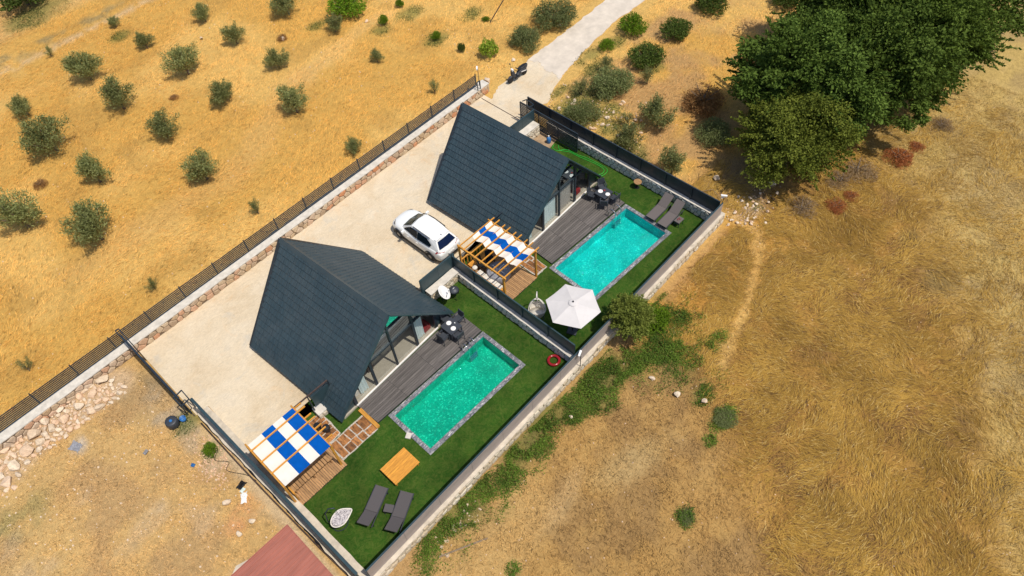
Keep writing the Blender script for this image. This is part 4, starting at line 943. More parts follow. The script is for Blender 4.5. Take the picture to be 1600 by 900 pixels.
for i in range(0, n, 2): rb.tube([lf(AA[i], 1, 0), lf(AA[i], .96, -.12), lf(AA[i], .80, -.26), lf(AA[i], .40, -.36), lf(AA[i], .02, -.38)], .013, 4)
for k_, dz in ((.97, -.10), (.88, -.20), (.62, -.32)): rb.tube([lf(a, k_, dz) for a in AA+[0]], .012, 4)
rb.build('basket', 'wicker', t)
vs_ = []; rings = ((.95, -.05), (.90, .03), (.70, .015), (.45, -.035), (.2, -.07), (.02, -.08))
for k_, dz in rings: vs_ += [lf(a, k_, dz+.02*math.sin(3*a)*k_) for a in AA]
MB().add(vs_, [(j*n+i, j*n+(i+1) % n, (j+1)*n+(i+1) % n, (j+1)*n+i) for j in range(len(rings)-1) for i in range(n)]).build('cushion', 'leafcush', t, True)
MB().tube([(-.45, .25, .03), (-.50, .32, .7), (-.40, .36, 1.35), (-.2, .3, 1.6), (0, .12, 1.62)], .028, 7).build('stand_pole', 'metal_dark', t, True)
MB().tube([(0, .12, 1.6), tuple(lf(0, 0, .1))], .008, 4).build('chain', 'metal_dark', t)
MB().tube([(-.15+.36*math.cos(a), .12+.32*math.sin(a), .03) for a in np.linspace(0, 2*PI, 24)], .022, 5).build('base_ring', 'metal_dark', t)
egg('white wicker egg chair beside the parasol and dividing fence', 15.72, 15.05, -.86, .46, -.38, 'cushion')

# ------------------------------------------------------------------ pool ring, hose, small things
t_ = MB(); n, m_ = 28, 10; vs_ = []
for i in range(n):
    a = 2*PI*i/n
    for j in range(m_): b = 2*PI*j/m_; vs_.append((14.30+(.28+.075*math.cos(b))*math.cos(a), 12.66+(.28+.075*math.cos(b))*math.sin(a), .10+.075*math.sin(b)))
t_.add(vs_, [(i*m_+j, ((i+1) % n)*m_+j, ((i+1) % n)*m_+(j+1) % m_, i*m_+(j+1) % m_) for i in range(n) for j in range(m_)])
tag(t_.build('swim_ring', 'ring', None, True), 'red swim ring on the lawn in the corner by the dividing wall', 'swim ring')
def bez(pts, k=8):
    out = []
    for i in range(len(pts)-1):
        p0, p1, p2, p3 = [Vector((*pts[min(max(j, 0), len(pts)-1)], 0)) for j in (i-1, i, i+1, i+2)]
        for s in range(k):
            u = s/k; out.append(.5*((2*p1)+(p2-p0)*u+(2*p0-5*p1+4*p2-p3)*u*u+(3*p1-p0-3*p2+p3)*u**3))
    out.append(Vector((*pts[-1], 0))); return [v+Vector((0, 0, .035)) for v in out]
hz = MB(); hz.tube(bez([(26.6, 23.35), (26.3, 23.2), (26.3, 22.8), (26.75, 22.4), (26.85, 21.5), (26.98, 20.9), (27.05, 19.8), (26.95, 19.25), (26.5, 19.15), (26.1, 19.35), (25.95, 19.7)]), .016, 5)
hz.tube(bez([(26.75, 23.1), (26.45, 22.7), (26.7, 22.1), (26.75, 21.4), (26.85, 20.7), (26.92, 20.0), (26.85, 19.45), (26.5, 19.3), (26.2, 19.5)]), .016, 5)
tag(hz.build('garden_hose', 'hose', None, True), 'bright green garden hose looped on the grass beside the far cabin', 'hose')
t = thing('satellite_dish', 'white satellite dish on the short stone wall', 'satellite dish', (13.2, 19.55, 0), .0)
MB().tube([(0, .2, .0), (0, .1, .85)], .03, 6).build('mast', 'metal_dark', t)
d_ = MB(); vs_ = [Vector((0, 0, 0))]; 
for i in range(1, 5):
    for k in range(20): a = 2*PI*k/20; vs_.append(Vector((.42*i/4*math.cos(a), .42*i/4*math.sin(a), .11*(i/4)**2)))
Rt = Euler((math.radians(30), math.radians(38), 0)).to_matrix(); vs_ = [Rt@v+Vector((0, 0, .9)) for v in vs_]
fs = [(0, 1+k, 1+(k+1) % 20) for k in range(20)]+[(1+(i-1)*20+k, 1+i*20+k, 1+i*20+(k+1) % 20, 1+(i-1)*20+(k+1) % 20) for i in range(1, 4) for k in range(20)]
dm = d_.add(vs_, fs).build('dish', 'plate', t, True); sol = dm.modifiers.new('th', 'SOLIDIFY'); sol.thickness = .02
MB().tube([Rt@Vector((0, -.3, .06))+Vector((0, 0, .9)), Rt@Vector((0, -.05, .42))+Vector((0, 0, .9))], .012, 5).build('feed_arm', 'metal_dark', t); MB().box(Rt@Vector((0, -.03, .42))+Vector((0, 0, .9)), (.07, .07, .1)).build('feed_head', 'plate', t)
t = thing('fire_bowl', 'round black kettle grill beside the satellite dish', 'grill', (13.85, 19.45, 0))
MB().lathe((0, 0, .55), [(.05, -.2), (.2, -.14), (.29, 0), (.29, .02)], 20).build('bowl', 'black', t, True); MB().lathe((0, 0, .575), [(.295, 0), (.25, .1), (.1, .17), (.02, .18)], 20).build('lid', 'char', t, True)
for a in (0, 2.1, 4.2): MB().bar((.3*math.cos(a), .3*math.sin(a), 0), (.15*math.cos(a), .15*math.sin(a), .45), .025).build('leg', 'black', t)
MB().bar((-.06, 0, .76), (.06, 0, .76), .02).build('lid_handle', 'plate', t)
t = thing('blue_gas_bottle', 'blue gas bottle standing by the hose and far gate', 'gas bottle', (26.55, 23.75, 0)); MB().lathe((0, 0, 0), [(.12, 0), (.15, .06), (.15, .36), (.1, .45), (.04, .5)], 14).build('bottle', 'blue_plastic', t, True); MB().lathe((0, 0, .5), [(.05, 0), (.05, .08)], 8).build('valve', 'plate', t)
t = thing('blue_drum', 'dark round drum with a hub standing by the closed gate', 'drum', (-.83, 24.37, 0)); MB().lathe((0, 0, 0), [(.27, 0), (.30, .04), (.30, .42), (.27, .46), (.10, .44)], 22).build('drum_body', 'char', t, True); MB().lathe((0, 0, .44), [(.08, 0), (.06, .04)], 12).build('hub', 'blue_plastic', t)
t = thing('blue_bucket', 'blue bucket beside the dark drum', 'bucket', (-.36, 24.2, 0)); MB().lathe((0, 0, 0), [(.12, 0), (.16, .26), (.15, .26), (.12, .05)], 16).build('bucket_body', 'blue_plastic', t, True); MB().tube([(.15*math.cos(a), 0, .26+.1*math.sin(a)) for a in np.linspace(0, PI, 8)], .008, 4).build('handle', 'metal_dark', t)
def crumple(name, label, cat, x, y, w_, d_, m, rz=0, h_=.12):
    vs_ = []; n = 9
    for i in range(n):
        for j in range(n): u, v = i/(n-1)-.5, j/(n-1)-.5; e = 1-.35*random.random() if (i in (0, n-1) or j in (0, n-1)) else 1; xx, yy = rot2(u*w_*e, v*d_*e, rz); vs_.append((x+xx, y+yy, .05+random.uniform(0, h_)*(1-2*max(abs(u), abs(v)))))
    tag(MB().add(vs_, [(i*n+j, (i+1)*n+j, (i+1)*n+j+1, i*n+j+1) for i in range(n-1) for j in range(n-1)]).build(name, m), label, cat)
crumple('white_sack', 'crumpled white sack lying on the soil beside the broad wall', 'sack', -.62, 18.55, .32, .6, 'plate', -.6)
crumple('black_sack', 'dark crumpled sack touching the white one', 'sack', -.35, 19.15, .5, .35, 'black', .3, .3)
crumple('blue_rag', 'pale blue rag between the black and white sacks', 'rag', -.45, 18.9, .3, .2, 'curtain', .3, .2)
crumple('grey_sheet', 'torn grey sheet lying below the rock heap', 'sheet', -4.75, 27.0, .5, .7, 'tubgrey', .4, .1)
crumple('blue_can', 'small blue can lying in the dry lot', 'can', -1.35, 21.75, .2, .2, 'blue_plastic', .4, .25)
crumple('grey_block', 'small grey block lying in the dry lot below the rocks', 'block', -2.55, 24.1, .3, .2, 'tubgrey', .4, .2)
tag(MB().tube([(.12, 23.4, .05), (.16, 20, .06), (.22, 17.5, .05), (.35, 14, .06), (.5, 11.3, .05)], .035, 6).build('brown_pipe', 'brown_metal', None, True), 'long rusty pipe lying along the foot of the broad wall', 'pipe')
tag(MB().tube(bez([(-.5, 22.2), (-.1, 21.6), (-.5, 21.2), (-.1, 20.6), (-.4, 20.3), (.1, 19.4), (.25, 18.8)]), .012, 4).build('black_cable', 'black', None, True), 'thin black cable snaking over the gravel beside the broad wall', 'cable')
tag(MB().tube([(.5, 24.05, .5), (.52, 23.7, .45), (.56, 23.3, .46)], .03, 6).build('red_tool', 'red'), 'small red tool lying on the end of the broad wall', 'tool')

# shed
t = thing('shed', 'shed with a ribbed brick-red metal roof at the bottom edge', 'shed', (-.04, 14.75, 0))
MB().prism([(-5, -8), (-.15, -8), (-.15, -.15), (-5, -.15)], -.2, 2.35).build('shed_wall', 'render', t)
rf = MB().prism([(-5.3, -8.3), (.05, -8.3), (.02, .02), (-5.3, .02)], 2.42, 2.45).build('roof', 'shed', t)
rib = MB().add([(-5.3, -.03, 2.452), (-5.3, -.015, 2.485), (-5.3, .015, 2.485), (-5.3, .03, 2.452), (.04, -.03, 2.452), (.04, -.015, 2.485), (.04, .015, 2.485), (.04, .03, 2.452)], [(0, 3, 2, 1), (4, 5, 6, 7), (1, 2, 6, 5), (0, 1, 5, 4), (2, 3, 7, 6)]).mesh('roof_rib', 'shed')
for k in range(42): o = link('roof_rib', rib, rf); o.location = (0, -.05-.195*k, 0)
MB().bar((.055, -8.3, 2.44), (.035, .03, 2.44), .03, .09).build('verge_trim', 'shed', t); MB().bar((.04, .035, 2.44), (-5.3, .035, 2.44), .03, .09).build('verge_trim', 'shed', t)
tag(MB().prism([(-2.9, 14.9), (-1.4, 14.9), (-1.7, 15.9), (-2.6, 16.2), (-3.3, 15.8)], -.05, .09).build('concrete_pad', 'render'), 'broken pale concrete pad beside the shed', 'concrete pad')

# ------------------------------------------------------------------ white car (nose towards +y)
def car():
    t = thing('parked_car', 'white crossover car parked on the cream driveway between the cabins', 'car', (15.62, 23.68, 0.02), math.radians(.8))
    st = [(-2.19, .70, .50, .80, .80), (-2.12, .82, .32, .98, .70), (-1.85, .88, .24, 1.06, .74), (-1.3, .905, .22, 1.05, .78), (-.6, .905, .22, 1.03, .80), (.1, .905, .22, 1.02, .80), (.75, .90, .22, 1.01, .78), (1.2, .895, .23, .99, .74), (1.6, .87, .25, .94, .66), (1.95, .80, .30, .86, .55), (2.12, .66, .38, .74, .45), (2.19, .50, .45, .62, .35)]
    vs_ = []; n = 11
    for y, w_, zb, zt, wt in st:
        prof = [(0, zb), (w_*.85, zb), (w_*.98, zb+.12), (w_, (zb+zt)/2), (w_*.97, zt-.12), (wt, zt-.01)]
        left = [(-a, b) for a, b in prof[1:]]; ring = prof+[(0, zt+.03)]+left[::-1]
        vs_ += [(x, y, z) for x, z in ring]; n = len(ring)
    fs = []
    for i in range(len(st)-1):
        for k in range(n): a = i*n+k; b = i*n+(k+1) % n; fs.append((a, a+n, b+n, b))
    fs += [tuple(range(n)), tuple((len(st)-1)*n+k for k in reversed(range(n)))]
    b = MB().add(vs_, fs).build('body', 'carwhite', t, True); ss = b.modifiers.new('s', 'SUBSURF'); ss.levels = 2; ss.render_levels = 2
    # cabin
    base = [(-2.0, .74, 1.02), (-1.2, .80, 1.0), (0, .81, .99), (.62, .79, .98), (1.12, .66, .97)]
    roof = [(-1.62, .52, 1.48), (-1.0, .58, 1.56), (-.3, .60, 1.58), (.15, .585, 1.555), (.32, .55, 1.52)]
    vs_ = []; 
    for (y, w_, z), (y2, w2, z2) in zip(base, roof): vs_ += [(-w_, y, z), (-w2, y2, z2), (0, y2+(.04 if y2 > .2 else (-.05 if y2 < -1.5 else 0)), z2+.045), (w2, y2, z2), (w_, y, z)]
    fs = []
    for i in range(4):
        for k in range(4): a = i*5+k; fs.append((a, a+1, a+6, a+5))
    fs += [(0, 4, 3, 2, 1), (20, 21, 22, 23, 24)]
    MB().add(vs_, fs).build('cabin', 'carwhite', t, False)
    def panel(name, q, m, off=.012):
        q = [Vector(p) for p in q]; nn = (q[1]-q[0]).cross(q[2]-q[1]).normalized(); MB().add([p+nn*off for p in q]+[p-nn*.01 for p in q], [tuple(range(len(q))), *[(i, i+len(q), (i+1) % len(q)+len(q), (i+1) % len(q)) for i in range(len(q))]]).build(name, m, t)
    L = lambda p, q, u: Vector(p).lerp(Vector(q), u)
    fb, frr = (-.66, 1.12, .97), (-.55, .32, 1.52); fbr, ftr = (.66, 1.12, .97), (.55, .32, 1.52); cb, ct = (0, 1.17, .99), (0, .36, 1.565)
    # windscreen in two halves meeting at the centre, as one mesh
    mbw = MB(); rows = []
    for u in (.05, .93):
        rows.append([L(fb, frr, u)+Vector((.05, 0, 0)), L(cb, ct, u), L(fbr, ftr, u)+Vector((-.05, 0, 0))])
    nrm = Vector((0, .55, .8)).normalized()*.045
    mbw.add([p+nrm for r in rows for p in r], [(0, 1, 4, 3), (1, 2, 5, 4)]).build('windscreen', 'carglass_f', t)
    rb, rt = (-.74, -2.0, 1.02), (-.52, -1.62, 1.48); rbr, rtr = (.74, -2.0, 1.02), (.52, -1.62, 1.48); cb2, ct2 = (0, -2.06, 1.03), (0, -1.67, 1.525)
    rows = [[L(rb, rt, u)+Vector((.09, 0, 0)), L(cb2, ct2, u), L(rbr, rtr, u)+Vector((-.09, 0, 0))] for u in (.16, .90)]; nrm = Vector((0, -.77, .64))*.03
    MB().add([p+nrm for r in rows for p in r], [(1, 0, 3, 4), (2, 1, 4, 5)]).build('rear_window', 'carglass_r', t)
    for s in (-1, 1):
        ip = lambda y, T, c: float(np.interp(y, [q_[0] for q_ in T], [q_[c] for q_ in T]))
        def sd(y, u): return Vector((s*(ip(y, base, 1)*(1-u)+ip(y, roof, 1)*u+.05), y, ip(y, base, 2)*(1-u)+ip(y, roof, 2)*u))
        for q in ([(.93, .10), (.66, .52), (.34, .86), (-.27, .88), (-.27, .10)], [(-.31, .10), (-.31, .88), (-1.05, .84), (-1.42, .46), (-1.30, .14)]):
            q = [sd(*a_) for a_ in q]; MB().add(q, [tuple(range(len(q)))[::(1 if s > 0 else -1)]]).build('side_window', 'carglass', t)
        MB().tube([(s*.60, -1.25, 1.60), (s*.62, -.4, 1.635), (s*.60, .12, 1.60)], .02, 5).build('roof_rail', 'black', t)
        MB().box((s*.97, .72, 1.04), (.20, .12, .14)).build('mirror', 'carwhite', t, False)
        MB().add([(s*.40, -2.155, .80), (s*.74, -2.075, .83), (s*.862, -1.80, .90), (s*.80, -1.84, 1.02), (s*.66, -2.03, 1.0), (s*.42, -2.13, .96)], [(0, 1, 5), (1, 4, 5), (1, 2, 3), (1, 3, 4)] if s > 0 else [(5, 1, 0), (5, 4, 1), (3, 2, 1), (4, 3, 1)]).build('tail_light', 'tail', t)
        MB().add([(s*.42, 2.03, .74), (s*.72, 1.86, .80), (s*.80, 1.60, .88), (s*.72, 1.70, .90), (s*.45, 1.96, .84)], [(0, 1, 4), (1, 2, 3), (1, 3, 4)] if s < 0 else [(4, 1, 0), (3, 2, 1), (4, 3, 1)]).build('headlight', 'rim', t)
        for y in (1.34, -1.32):
            wv = thing('wheel', None, None); wv.parent = t; wv.location = (s*.80, y, .33); wv.rotation_euler = (0, PI/2, 0)
            MB().lathe((0, 0, -.11), [(.2, 0), (.31, .01), (.335, .04), (.335, .18), (.31, .21), (.2, .22)], 24).build('tyre', 'tyre', wv, True)
            MB().lathe((0, 0, -.1), [(.05, -.02 if s < 0 else 0), (.21, 0), (.21, .2), (.05, .225)], 10).build('rim', 'rim', wv)
            MB().lathe((0, 0, 0), [(.39, -.03), (.40, .0), (.39, .03)], 1).v
            arch = MB(); arch.tube([(s*.90, y+.385*math.cos(a), .33+.385*math.sin(a)) for a in np.linspace(-.15, PI+.15, 14)], .035, 5); arch.build('wheel_arch', 'black', t, True)
        MB().bar((s*.90, -1.0, .27), (s*.90, .98, .27), .05, .10).build('sill_trim', 'black', t)
        MB().box((s*.925, -.35, .83), (.03, .16, .03)).build('door_handle', 'carwhite', t); MB().box((s*.92, .42, .82), (.03, .16, .03)).build('door_handle', 'carwhite', t)
    MB().box((0, -2.13, .40), (1.4, .14, .16)).build('rear_bumper', 'black', t); MB().box((0, 2.14, .42), (1.1, .10, .14)).build('grille', 'black', t)
    MB().box((0, -2.225, .70), (.5, .02, .11)).build('number_plate', 'plate', t)
    MB().bar((0, -1.45, 1.58), (0, -1.62, 1.68), .02).build('aerial', 'black', t); MB().box((0, -1.56, 1.55), (1.0, .16, .025)).build('spoiler', 'carwhite', t)
car()

# ------------------------------------------------------------------ scooter
t = thing('scooter', 'dark motor scooter parked at the edge of the pale road', 'scooter', (30.15, 29.85, 0.02), math.radians(-3)-PI/2+PI)
for y in (-.68, .66):
    wv = thing('wheel', None, None); wv.parent = t; wv.location = (0, y, .25); wv.rotation_euler = (0, PI/2, 0)
    MB().lathe((0, 0, -.06), [(.14, 0), (.24, .01), (.25, .06), (.24, .11), (.14, .12)], 18).build('tyre', 'tyre', wv, True); MB().lathe((0, 0, -.05), [(.03, 0), (.14, .01), (.14, .09), (.03, .1)], 8).build('rim', 'rim', wv)
def loft(st, m, name, par):
    vs_ = []; n = 8
    for y, w_, z0, z1 in st:
        for k in range(n): a = 2*PI*(k+.5)/n; vs_.append((w_*math.copysign(abs(math.cos(a))**.6, math.cos(a)), y, (z0+z1)/2+(z1-z0)/2*math.copysign(abs(math.sin(a))**.6, math.sin(a))))
    fs = [(i*n+k, (i+1)*n+k, (i+1)*n+(k+1) % n, i*n+(k+1) % n) for i in range(len(st)-1) for k in range(n)]+[tuple(range(n))[::-1], tuple((len(st)-1)*n+k for k in range(n))]
    return MB().add(vs_, fs).build(name, m, par, True)
loft([(-.98, .05, .62, .70), (-.8, .13, .45, .76), (-.4, .17, .30, .74), (-.1, .15, .26, .60), (.02, .12, .26, .36)], 'char', 'rear_body', t)
loft([(-.95, .10, .74, .80), (-.7, .16, .73, .83), (-.35, .16, .71, .80), (-.08, .11, .70, .76)], 'black', 'seat', t)
MB().box((0, .14, .29), (.36, .42, .07)).build('footboard', 'black', t)
loft([(.30, .16, .28, .62), (.38, .20, .30, .92), (.48, .16, .40, .98), (.56, .08, .60, .92)], 'char', 'front_shield', t)
loft([(.48, .06, .40, .52), (.66, .10, .44, .56), (.90, .05, .38, .46)], 'char', 'front_mudguard', t)
MB().tube([(-.36, .30, .98), (-.12, .40, 1.02), (.12, .40, 1.02), (.36, .30, .98)], .018, 6).build('handlebar', 'black', t); MB().box((0, .46, .98), (.2, .12, .14)).build('headlight', 'plate', t)
for s in (-1, 1): MB().tube([(s*.22, .38, 1.02), (s*.30, .36, 1.22)], .008, 4).build('mirror_stem', 'black', t); MB().box((s*.32, .36, 1.25), (.13, .03, .08)).build('mirror', 'char', t)
for s in (-1, 1): MB().box((s*.17, -.5, .48), (.02, .5, .05), 0, .2).build('side_trim', 'plate', t)
MB().bar((.1, -.1, .1), (.25, -.15, .02), .02).build('side_stand', 'metal_dark', t)

# ------------------------------------------------------------------ rocks
def rockmesh(seed):
    r = random.Random(seed); import bmesh
    bm = bmesh.new(); bmesh.ops.create_icosphere(bm, subdivisions=2, radius=.5)
    cuts = [(Vector((r.gauss(0, 1), r.gauss(0, 1), r.gauss(0, .8))).normalized(), r.uniform(.26, .42)) for _ in range(11)]
    for v in bm.verts:
        for n_, d in cuts:
            k_ = v.co.dot(n_)
            if k_ > d: v.co -= n_*(k_-d)
        v.co += Vector((r.uniform(-.015, .015), r.uniform(-.015, .015), r.uniform(-.015, .015)))
    me = bpy.data.meshes.new('rock'); bm.to_mesh(me); bm.free(); me.materials.append(M['rock']); return me
RM = [rockmesh(i) for i in range(10)]
def rock(x, y, s, label, group, z=None, flat=.7):
    o = link('rock', random.choice(RM)); o.location = (x, y, (s*.27 if z is None else z)); o.scale = (s*random.uniform(1.0, 1.35), s*random.uniform(.8, 1.05), s*flat*random.uniform(.8, 1.1)); o.rotation_euler = (random.uniform(-.3, .3), random.uniform(-.3, .3), random.uniform(0, 6.3)); tag(o, label, 'rock', group)
heap = [(-7.9, 28.2, .75), (-6.9, 29.2, .9), (-5.6, 29.3, 1.0), (-4.6, 29.2, .95), (-3.6, 29.25, .85), (-2.6, 29.15, .75), (-1.9, 28.95, .55)]
pl = []; tries = 0
while len(pl) < 100 and tries < 9000:
    tries += 1; k = random.random()*(len(heap)-1); i = int(k); u = k-i; a, b = heap[i], heap[i+1]; x = a[0]+(b[0]-a[0])*u; y = a[1]+(b[1]-a[1])*u-.25; wd = a[2]*1.12; x += random.gauss(0, .15); y += random.uniform(-wd, wd*.75)
    s = random.choice((.3, .4, .5, .62, .78)); 
    if all((x-p[0])**2+(y-p[1])**2 > (.42*(s+p[2]))**2 for p in pl): pl.append((x, y, s))
tries = 0
while len(pl) < 188 and tries < 14000:
    tries += 1; k = random.random()*(len(heap)-1); i = int(k); u = k-i; a, b = heap[i], heap[i+1]; x = a[0]+(b[0]-a[0])*u+random.gauss(0, .2); y = a[1]+(b[1]-a[1])*u-.25+random.uniform(-a[2]*1.15, a[2]*.85); s = random.choice((.15, .2, .27, .34))
    if all((x-p[0])**2+(y-p[1])**2 > (.40*(s+p[2]))**2 for p in pl): pl.append((x, y, s))
for x, y, s in pl: rock(x, y, s, 'pale orange rock in the heap along the orchard wall', 'rocks heaped along the orchard wall')
for x, y, s, l in [(16.74, 8.34, .35, 'pale rock in the weeds outside the front wall, largest there'), (16.83, 6.88, .38, 'long pale rock standing between the two pale rocks in front of the weeds'), (17.37, 5.69, .36, 'pale rock next to the green tuft in the front field'), (12.47, 9.98, .22, 'small white stone in the weeds by the front wall'), (-.98, 17.33, .32, 'flat tan rock beside the green tuft in the lot'), (-1.71, 17.28, .3, 'tan rock left of the tuft near the shed'), (-1.3, 18.95, .36, 'round reddish rock near the white sack'),
                   (18.32, 52.47, .3, 'lone pale rock among the orchard trees at far left'), (22.34, 47.18, .4, 'pale rock in a dark dry bush in the orchard'), (27.92, 43.85, .35, 'pale rock at the end of the pale orchard track'), (31.5, 31.5, .35, 'pale rock beside the scooter'), (28.6, 31.3, .5, 'two-toned rock by the orchard fence end'), (36.84, 31.7, .35, 'pale rock at the left edge of the road'), (32.3, 10.9, .5, 'pinkish flat rock beside the corner of the far wall'), (30.6, 13.7, .45, 'pale rock behind the far slatted fence'), (30.8, 22.3, .4, 'pale rock in the weeds behind the far fence')]:
    rock(x, y, s, l, None)
GR = 'small rocks scattered in the rubble outside the far corner'
for k in range(46): rock(29.7+random.gauss(0, .9), 10.9+random.gauss(0, .5), random.uniform(.08, .26), 'small pale rock in the rubble outside the far wall corner', GR)
for k in range(46): rock(30.3+random.gauss(0, 1.5), 22.8+random.gauss(0, 2.0), random.uniform(.14, .34), 'small pale rock in the weeds behind the far slatted fence', 'small rocks in the weeds behind the far fence')
def pebbles(pts, name, label, m='rock'):
    mb = MB()
    for x, y, s_ in pts:
        n = 6; a0 = random.random()*6; zz = float(height(np.array([x]), np.array([y]))[0]); r = [s_*random.uniform(.35, .6) for _ in range(n)]
        lo = [(x+r[i]*math.cos(a0+i*PI/3), y+r[i]*math.sin(a0+i*PI/3), zz-.02) for i in range(n)]; hi = [(x+.62*r[i]*math.cos(a0+.2+i*PI/3), y+.62*r[i]*math.sin(a0+.2+i*PI/3), zz+s_*random.uniform(.25, .5)) for i in range(n)]
        mb.add(lo+hi, [(i, (i+1) % n, n+(i+1) % n, n+i) for i in range(n)]+[tuple(range(n, 2*n))])
    tag(mb.build(name, m), label, 'stones', None, 'stuff')
G_ = random.gauss; U_ = random.uniform
pebbles([(U_(3.5, 6.5), 10.3+G_(0, .25), U_(.06, .22)) for k in range(40)], 'wall_rubble', 'small pale rubble at the foot of the front wall')
pebbles([(-.6+G_(0, .4), 21.2+G_(0, .7), U_(.05, .15)) for k in range(190)], 'white_gravel', 'white gravel patch beside the broad wall')
pebbles([(U_(-9, -.3), U_(12, 28), U_(.04, .13)) for k in range(420)], 'lot_stones', 'small pale stones scattered over the dry lot')
pebbles([(U_(1, 30), U_(-8, 10.5), U_(.03, .10)) for k in range(700)], 'field_stones', 'tiny pale stones scattered over the front field')
pebbles([(U_(26, 48), U_(-6, 10), U_(.03, .09)) for k in range(900)], 'stubble_stones', 'tiny pale stones in the stubble of the right field')
pebbles([(30.5+G_(0, 1.6), 22.8+G_(0, 2.2), U_(.05, .16)) for k in range(220)]+[(29.9+G_(0, 1.1), 10.9+G_(0, .6), U_(.05, .14)) for k in range(180)], 'back_fence_stones', 'small pale stones outside the back fence')
pebbles([(U_(-6, 32), U_(31.5, 60), U_(.04, .12)) for k in range(500)], 'orchard_stones', 'small stones scattered over the orchard slope')

# ------------------------------------------------------------------ foliage helpers
def leaves(C_, D_, ln, wd, cols, rnd, curl=.0):
    """C_ centres (n,3), D_ directions (n,3) -> quads (diamond)"""
    n = len(C_); D_ = D_/np.linalg.norm(D_, axis=1, keepdims=True); r = rnd.normal(size=(n, 3)); S_ = np.cross(D_, r); S_ /= np.linalg.norm(S_, axis=1, keepdims=True)
    ln = ln*rnd.uniform(.7, 1.3, (n, 1)); wd = wd*rnd.uniform(.7, 1.3, (n, 1))
    V = np.stack([C_-D_*ln/2, C_+S_*wd/2, C_+D_*ln/2, C_-S_*wd/2], 1).reshape(-1, 3); F_ = np.arange(4*n).reshape(n, 4)
    return V, F_, np.repeat(cols, 4, 0)
def lerpc(a, b, t): return np.array(a)*(1-t[:, None])+np.array(b)*t[:, None]
def olive_variant(seed, dens=1.0, sparse=False):
    r = np.random.default_rng(seed); Cs, Ds = [], []; nb = int(r.integers(20, 30)) if not sparse else 10; tips = []
    holes = r.uniform(0, 2*PI)
    for b in range(nb):
        a = r.uniform(0, 2*PI); 
        if abs((a-holes+PI) % (2*PI)-PI) < .45 and r.random() < .8: continue
        til = math.radians(r.uniform(4, 66))
        d = np.array([math.cos(a)*math.sin(til), math.sin(a)*math.sin(til), math.cos(til)*1.0]); L_ = (.75+.42*r.random())*(1 if til < 1 else .9)
        base = np.array([0, 0, .28]); tip = base+d*L_*1.0; tips.append(tip); n = int(210*dens*(.6+.8*r.random())); s = r.uniform(.28, 1.05, n)**.8
        rad = .19*np.sin(np.clip(s, 0, 1)*PI*.8+.25)+.04; ctr = base+np.outer(s, d)*L_; ctr[:, 2] += .06*s
        ctr += r.normal(size=(n, 3))*rad[:, None]*.62; Cs.append(ctr); Ds.append(d+r.normal(size=(n, 3))*.65)
    Cs = np.vstack(Cs); Ds = np.vstack(Ds); n = len(Cs); t_ = r.random(n)
    col = lerpc((.12, .135, .035), (.34, .36, .14), t_); V, F_, Cc = leaves(Cs, Ds, .105, .030, col, r)
    keep = V[:, 2] > .02; V[:, 2] = np.maximum(V[:, 2], .03)
    me = np_mesh('crown', V, F_, Cc, 'leaf')
    tb = MB(); rr = random.Random(seed); tb.tube([(0, 0, -.1), (rr.uniform(-.03, .03), rr.uniform(-.03, .03), .15), (0, 0, .32)], [.07, .05, .045], 7)
    for tip in tips[:12]: tip = np.array(tip); tb.tube([(0, 0, .25), tuple(np.array([0, 0, .28])*.5+tip*.5+np.array([0, 0, -.04])), tuple(tip)], [.03, .016, .005], 5)
    return me, tb.mesh('trunk', 'bark', True)
OV = [olive_variant(s) for s in range(7)]; OS = [olive_variant(40+s, .8, True) for s in range(3)]
def bush_variant(seed, c0, c1, n, ls, lw, flat=1.0, clumps=26, rad=.34, hgt=.9):
    r = np.random.default_rng(seed); Cs, Ds = [], []
    for k in range(clumps):
        a = r.uniform(0, 2*PI); e = math.asin(r.uniform(-.15, 1)); R_ = r.uniform(.45, .78); c = np.array([math.cos(a)*math.cos(e)*R_, math.sin(a)*math.cos(e)*R_, (.45+math.sin(e)*R_*.65)*hgt*flat])
        m_ = n//clumps; off = r.normal(size=(m_, 3)); off /= np.linalg.norm(off, axis=1, keepdims=True); off *= (rad*r.uniform(.65, 1.05, (m_, 1))); Cs.append(c+off*np.array([1, 1, .75])); Ds.append(off+r.normal(size=(m_, 3))*.25)
    Cs = np.vstack(Cs); Ds = np.vstack(Ds); Cs[:, 2] = np.maximum(Cs[:, 2], .04); col = lerpc(c0, c1, r.random(len(Cs))**1.2)
    V, F_, Cc = leaves(Cs, Ds, ls, lw, col, r); me = np_mesh('crown', V, F_, Cc, 'leaf')
    tb = MB(); tb.tube([(0, 0, -.1), (.02, 0, .25), (0, .02, .5)], [.07, .05, .04], 7)
    for k in range(6): a = k*1.05; tb.tube([(0, 0, .2), (.3*math.cos(a), .3*math.sin(a), .5), (.55*math.cos(a), .55*math.sin(a), .75)], [.03, .02, .006], 5)
    return me, tb.mesh('trunk', 'bark', True)
BD = [bush_variant(60+i, (.045, .075, .012), (.13, .18, .035), 5200, .085, .05) for i in range(3)]        # dark citrus
BB = [bush_variant(70+i, (.08, .15, .008), (.20, .32, .02), 3600, .09, .055) for i in range(2)]           # bright green
BY = [bush_variant(80, (.20, .30, .03), (.36, .46, .05), 1500, .13, .09, clumps=16)]                       # yellow-green
BO = [bush_variant(90+i, (.10, .125, .035), (.28, .31, .12), 7000, .095, .028, clumps=34, rad=.36) for i in range(3)]   # full round olive
BX = [bush_variant(96, (.30, .09, .03), (.50, .20, .07), 3400, .11, .035, flat=.5)]
BT = [bush_variant(97, (.26, .17, .09), (.46, .33, .18), 2600, .13, .02, flat=.4)]
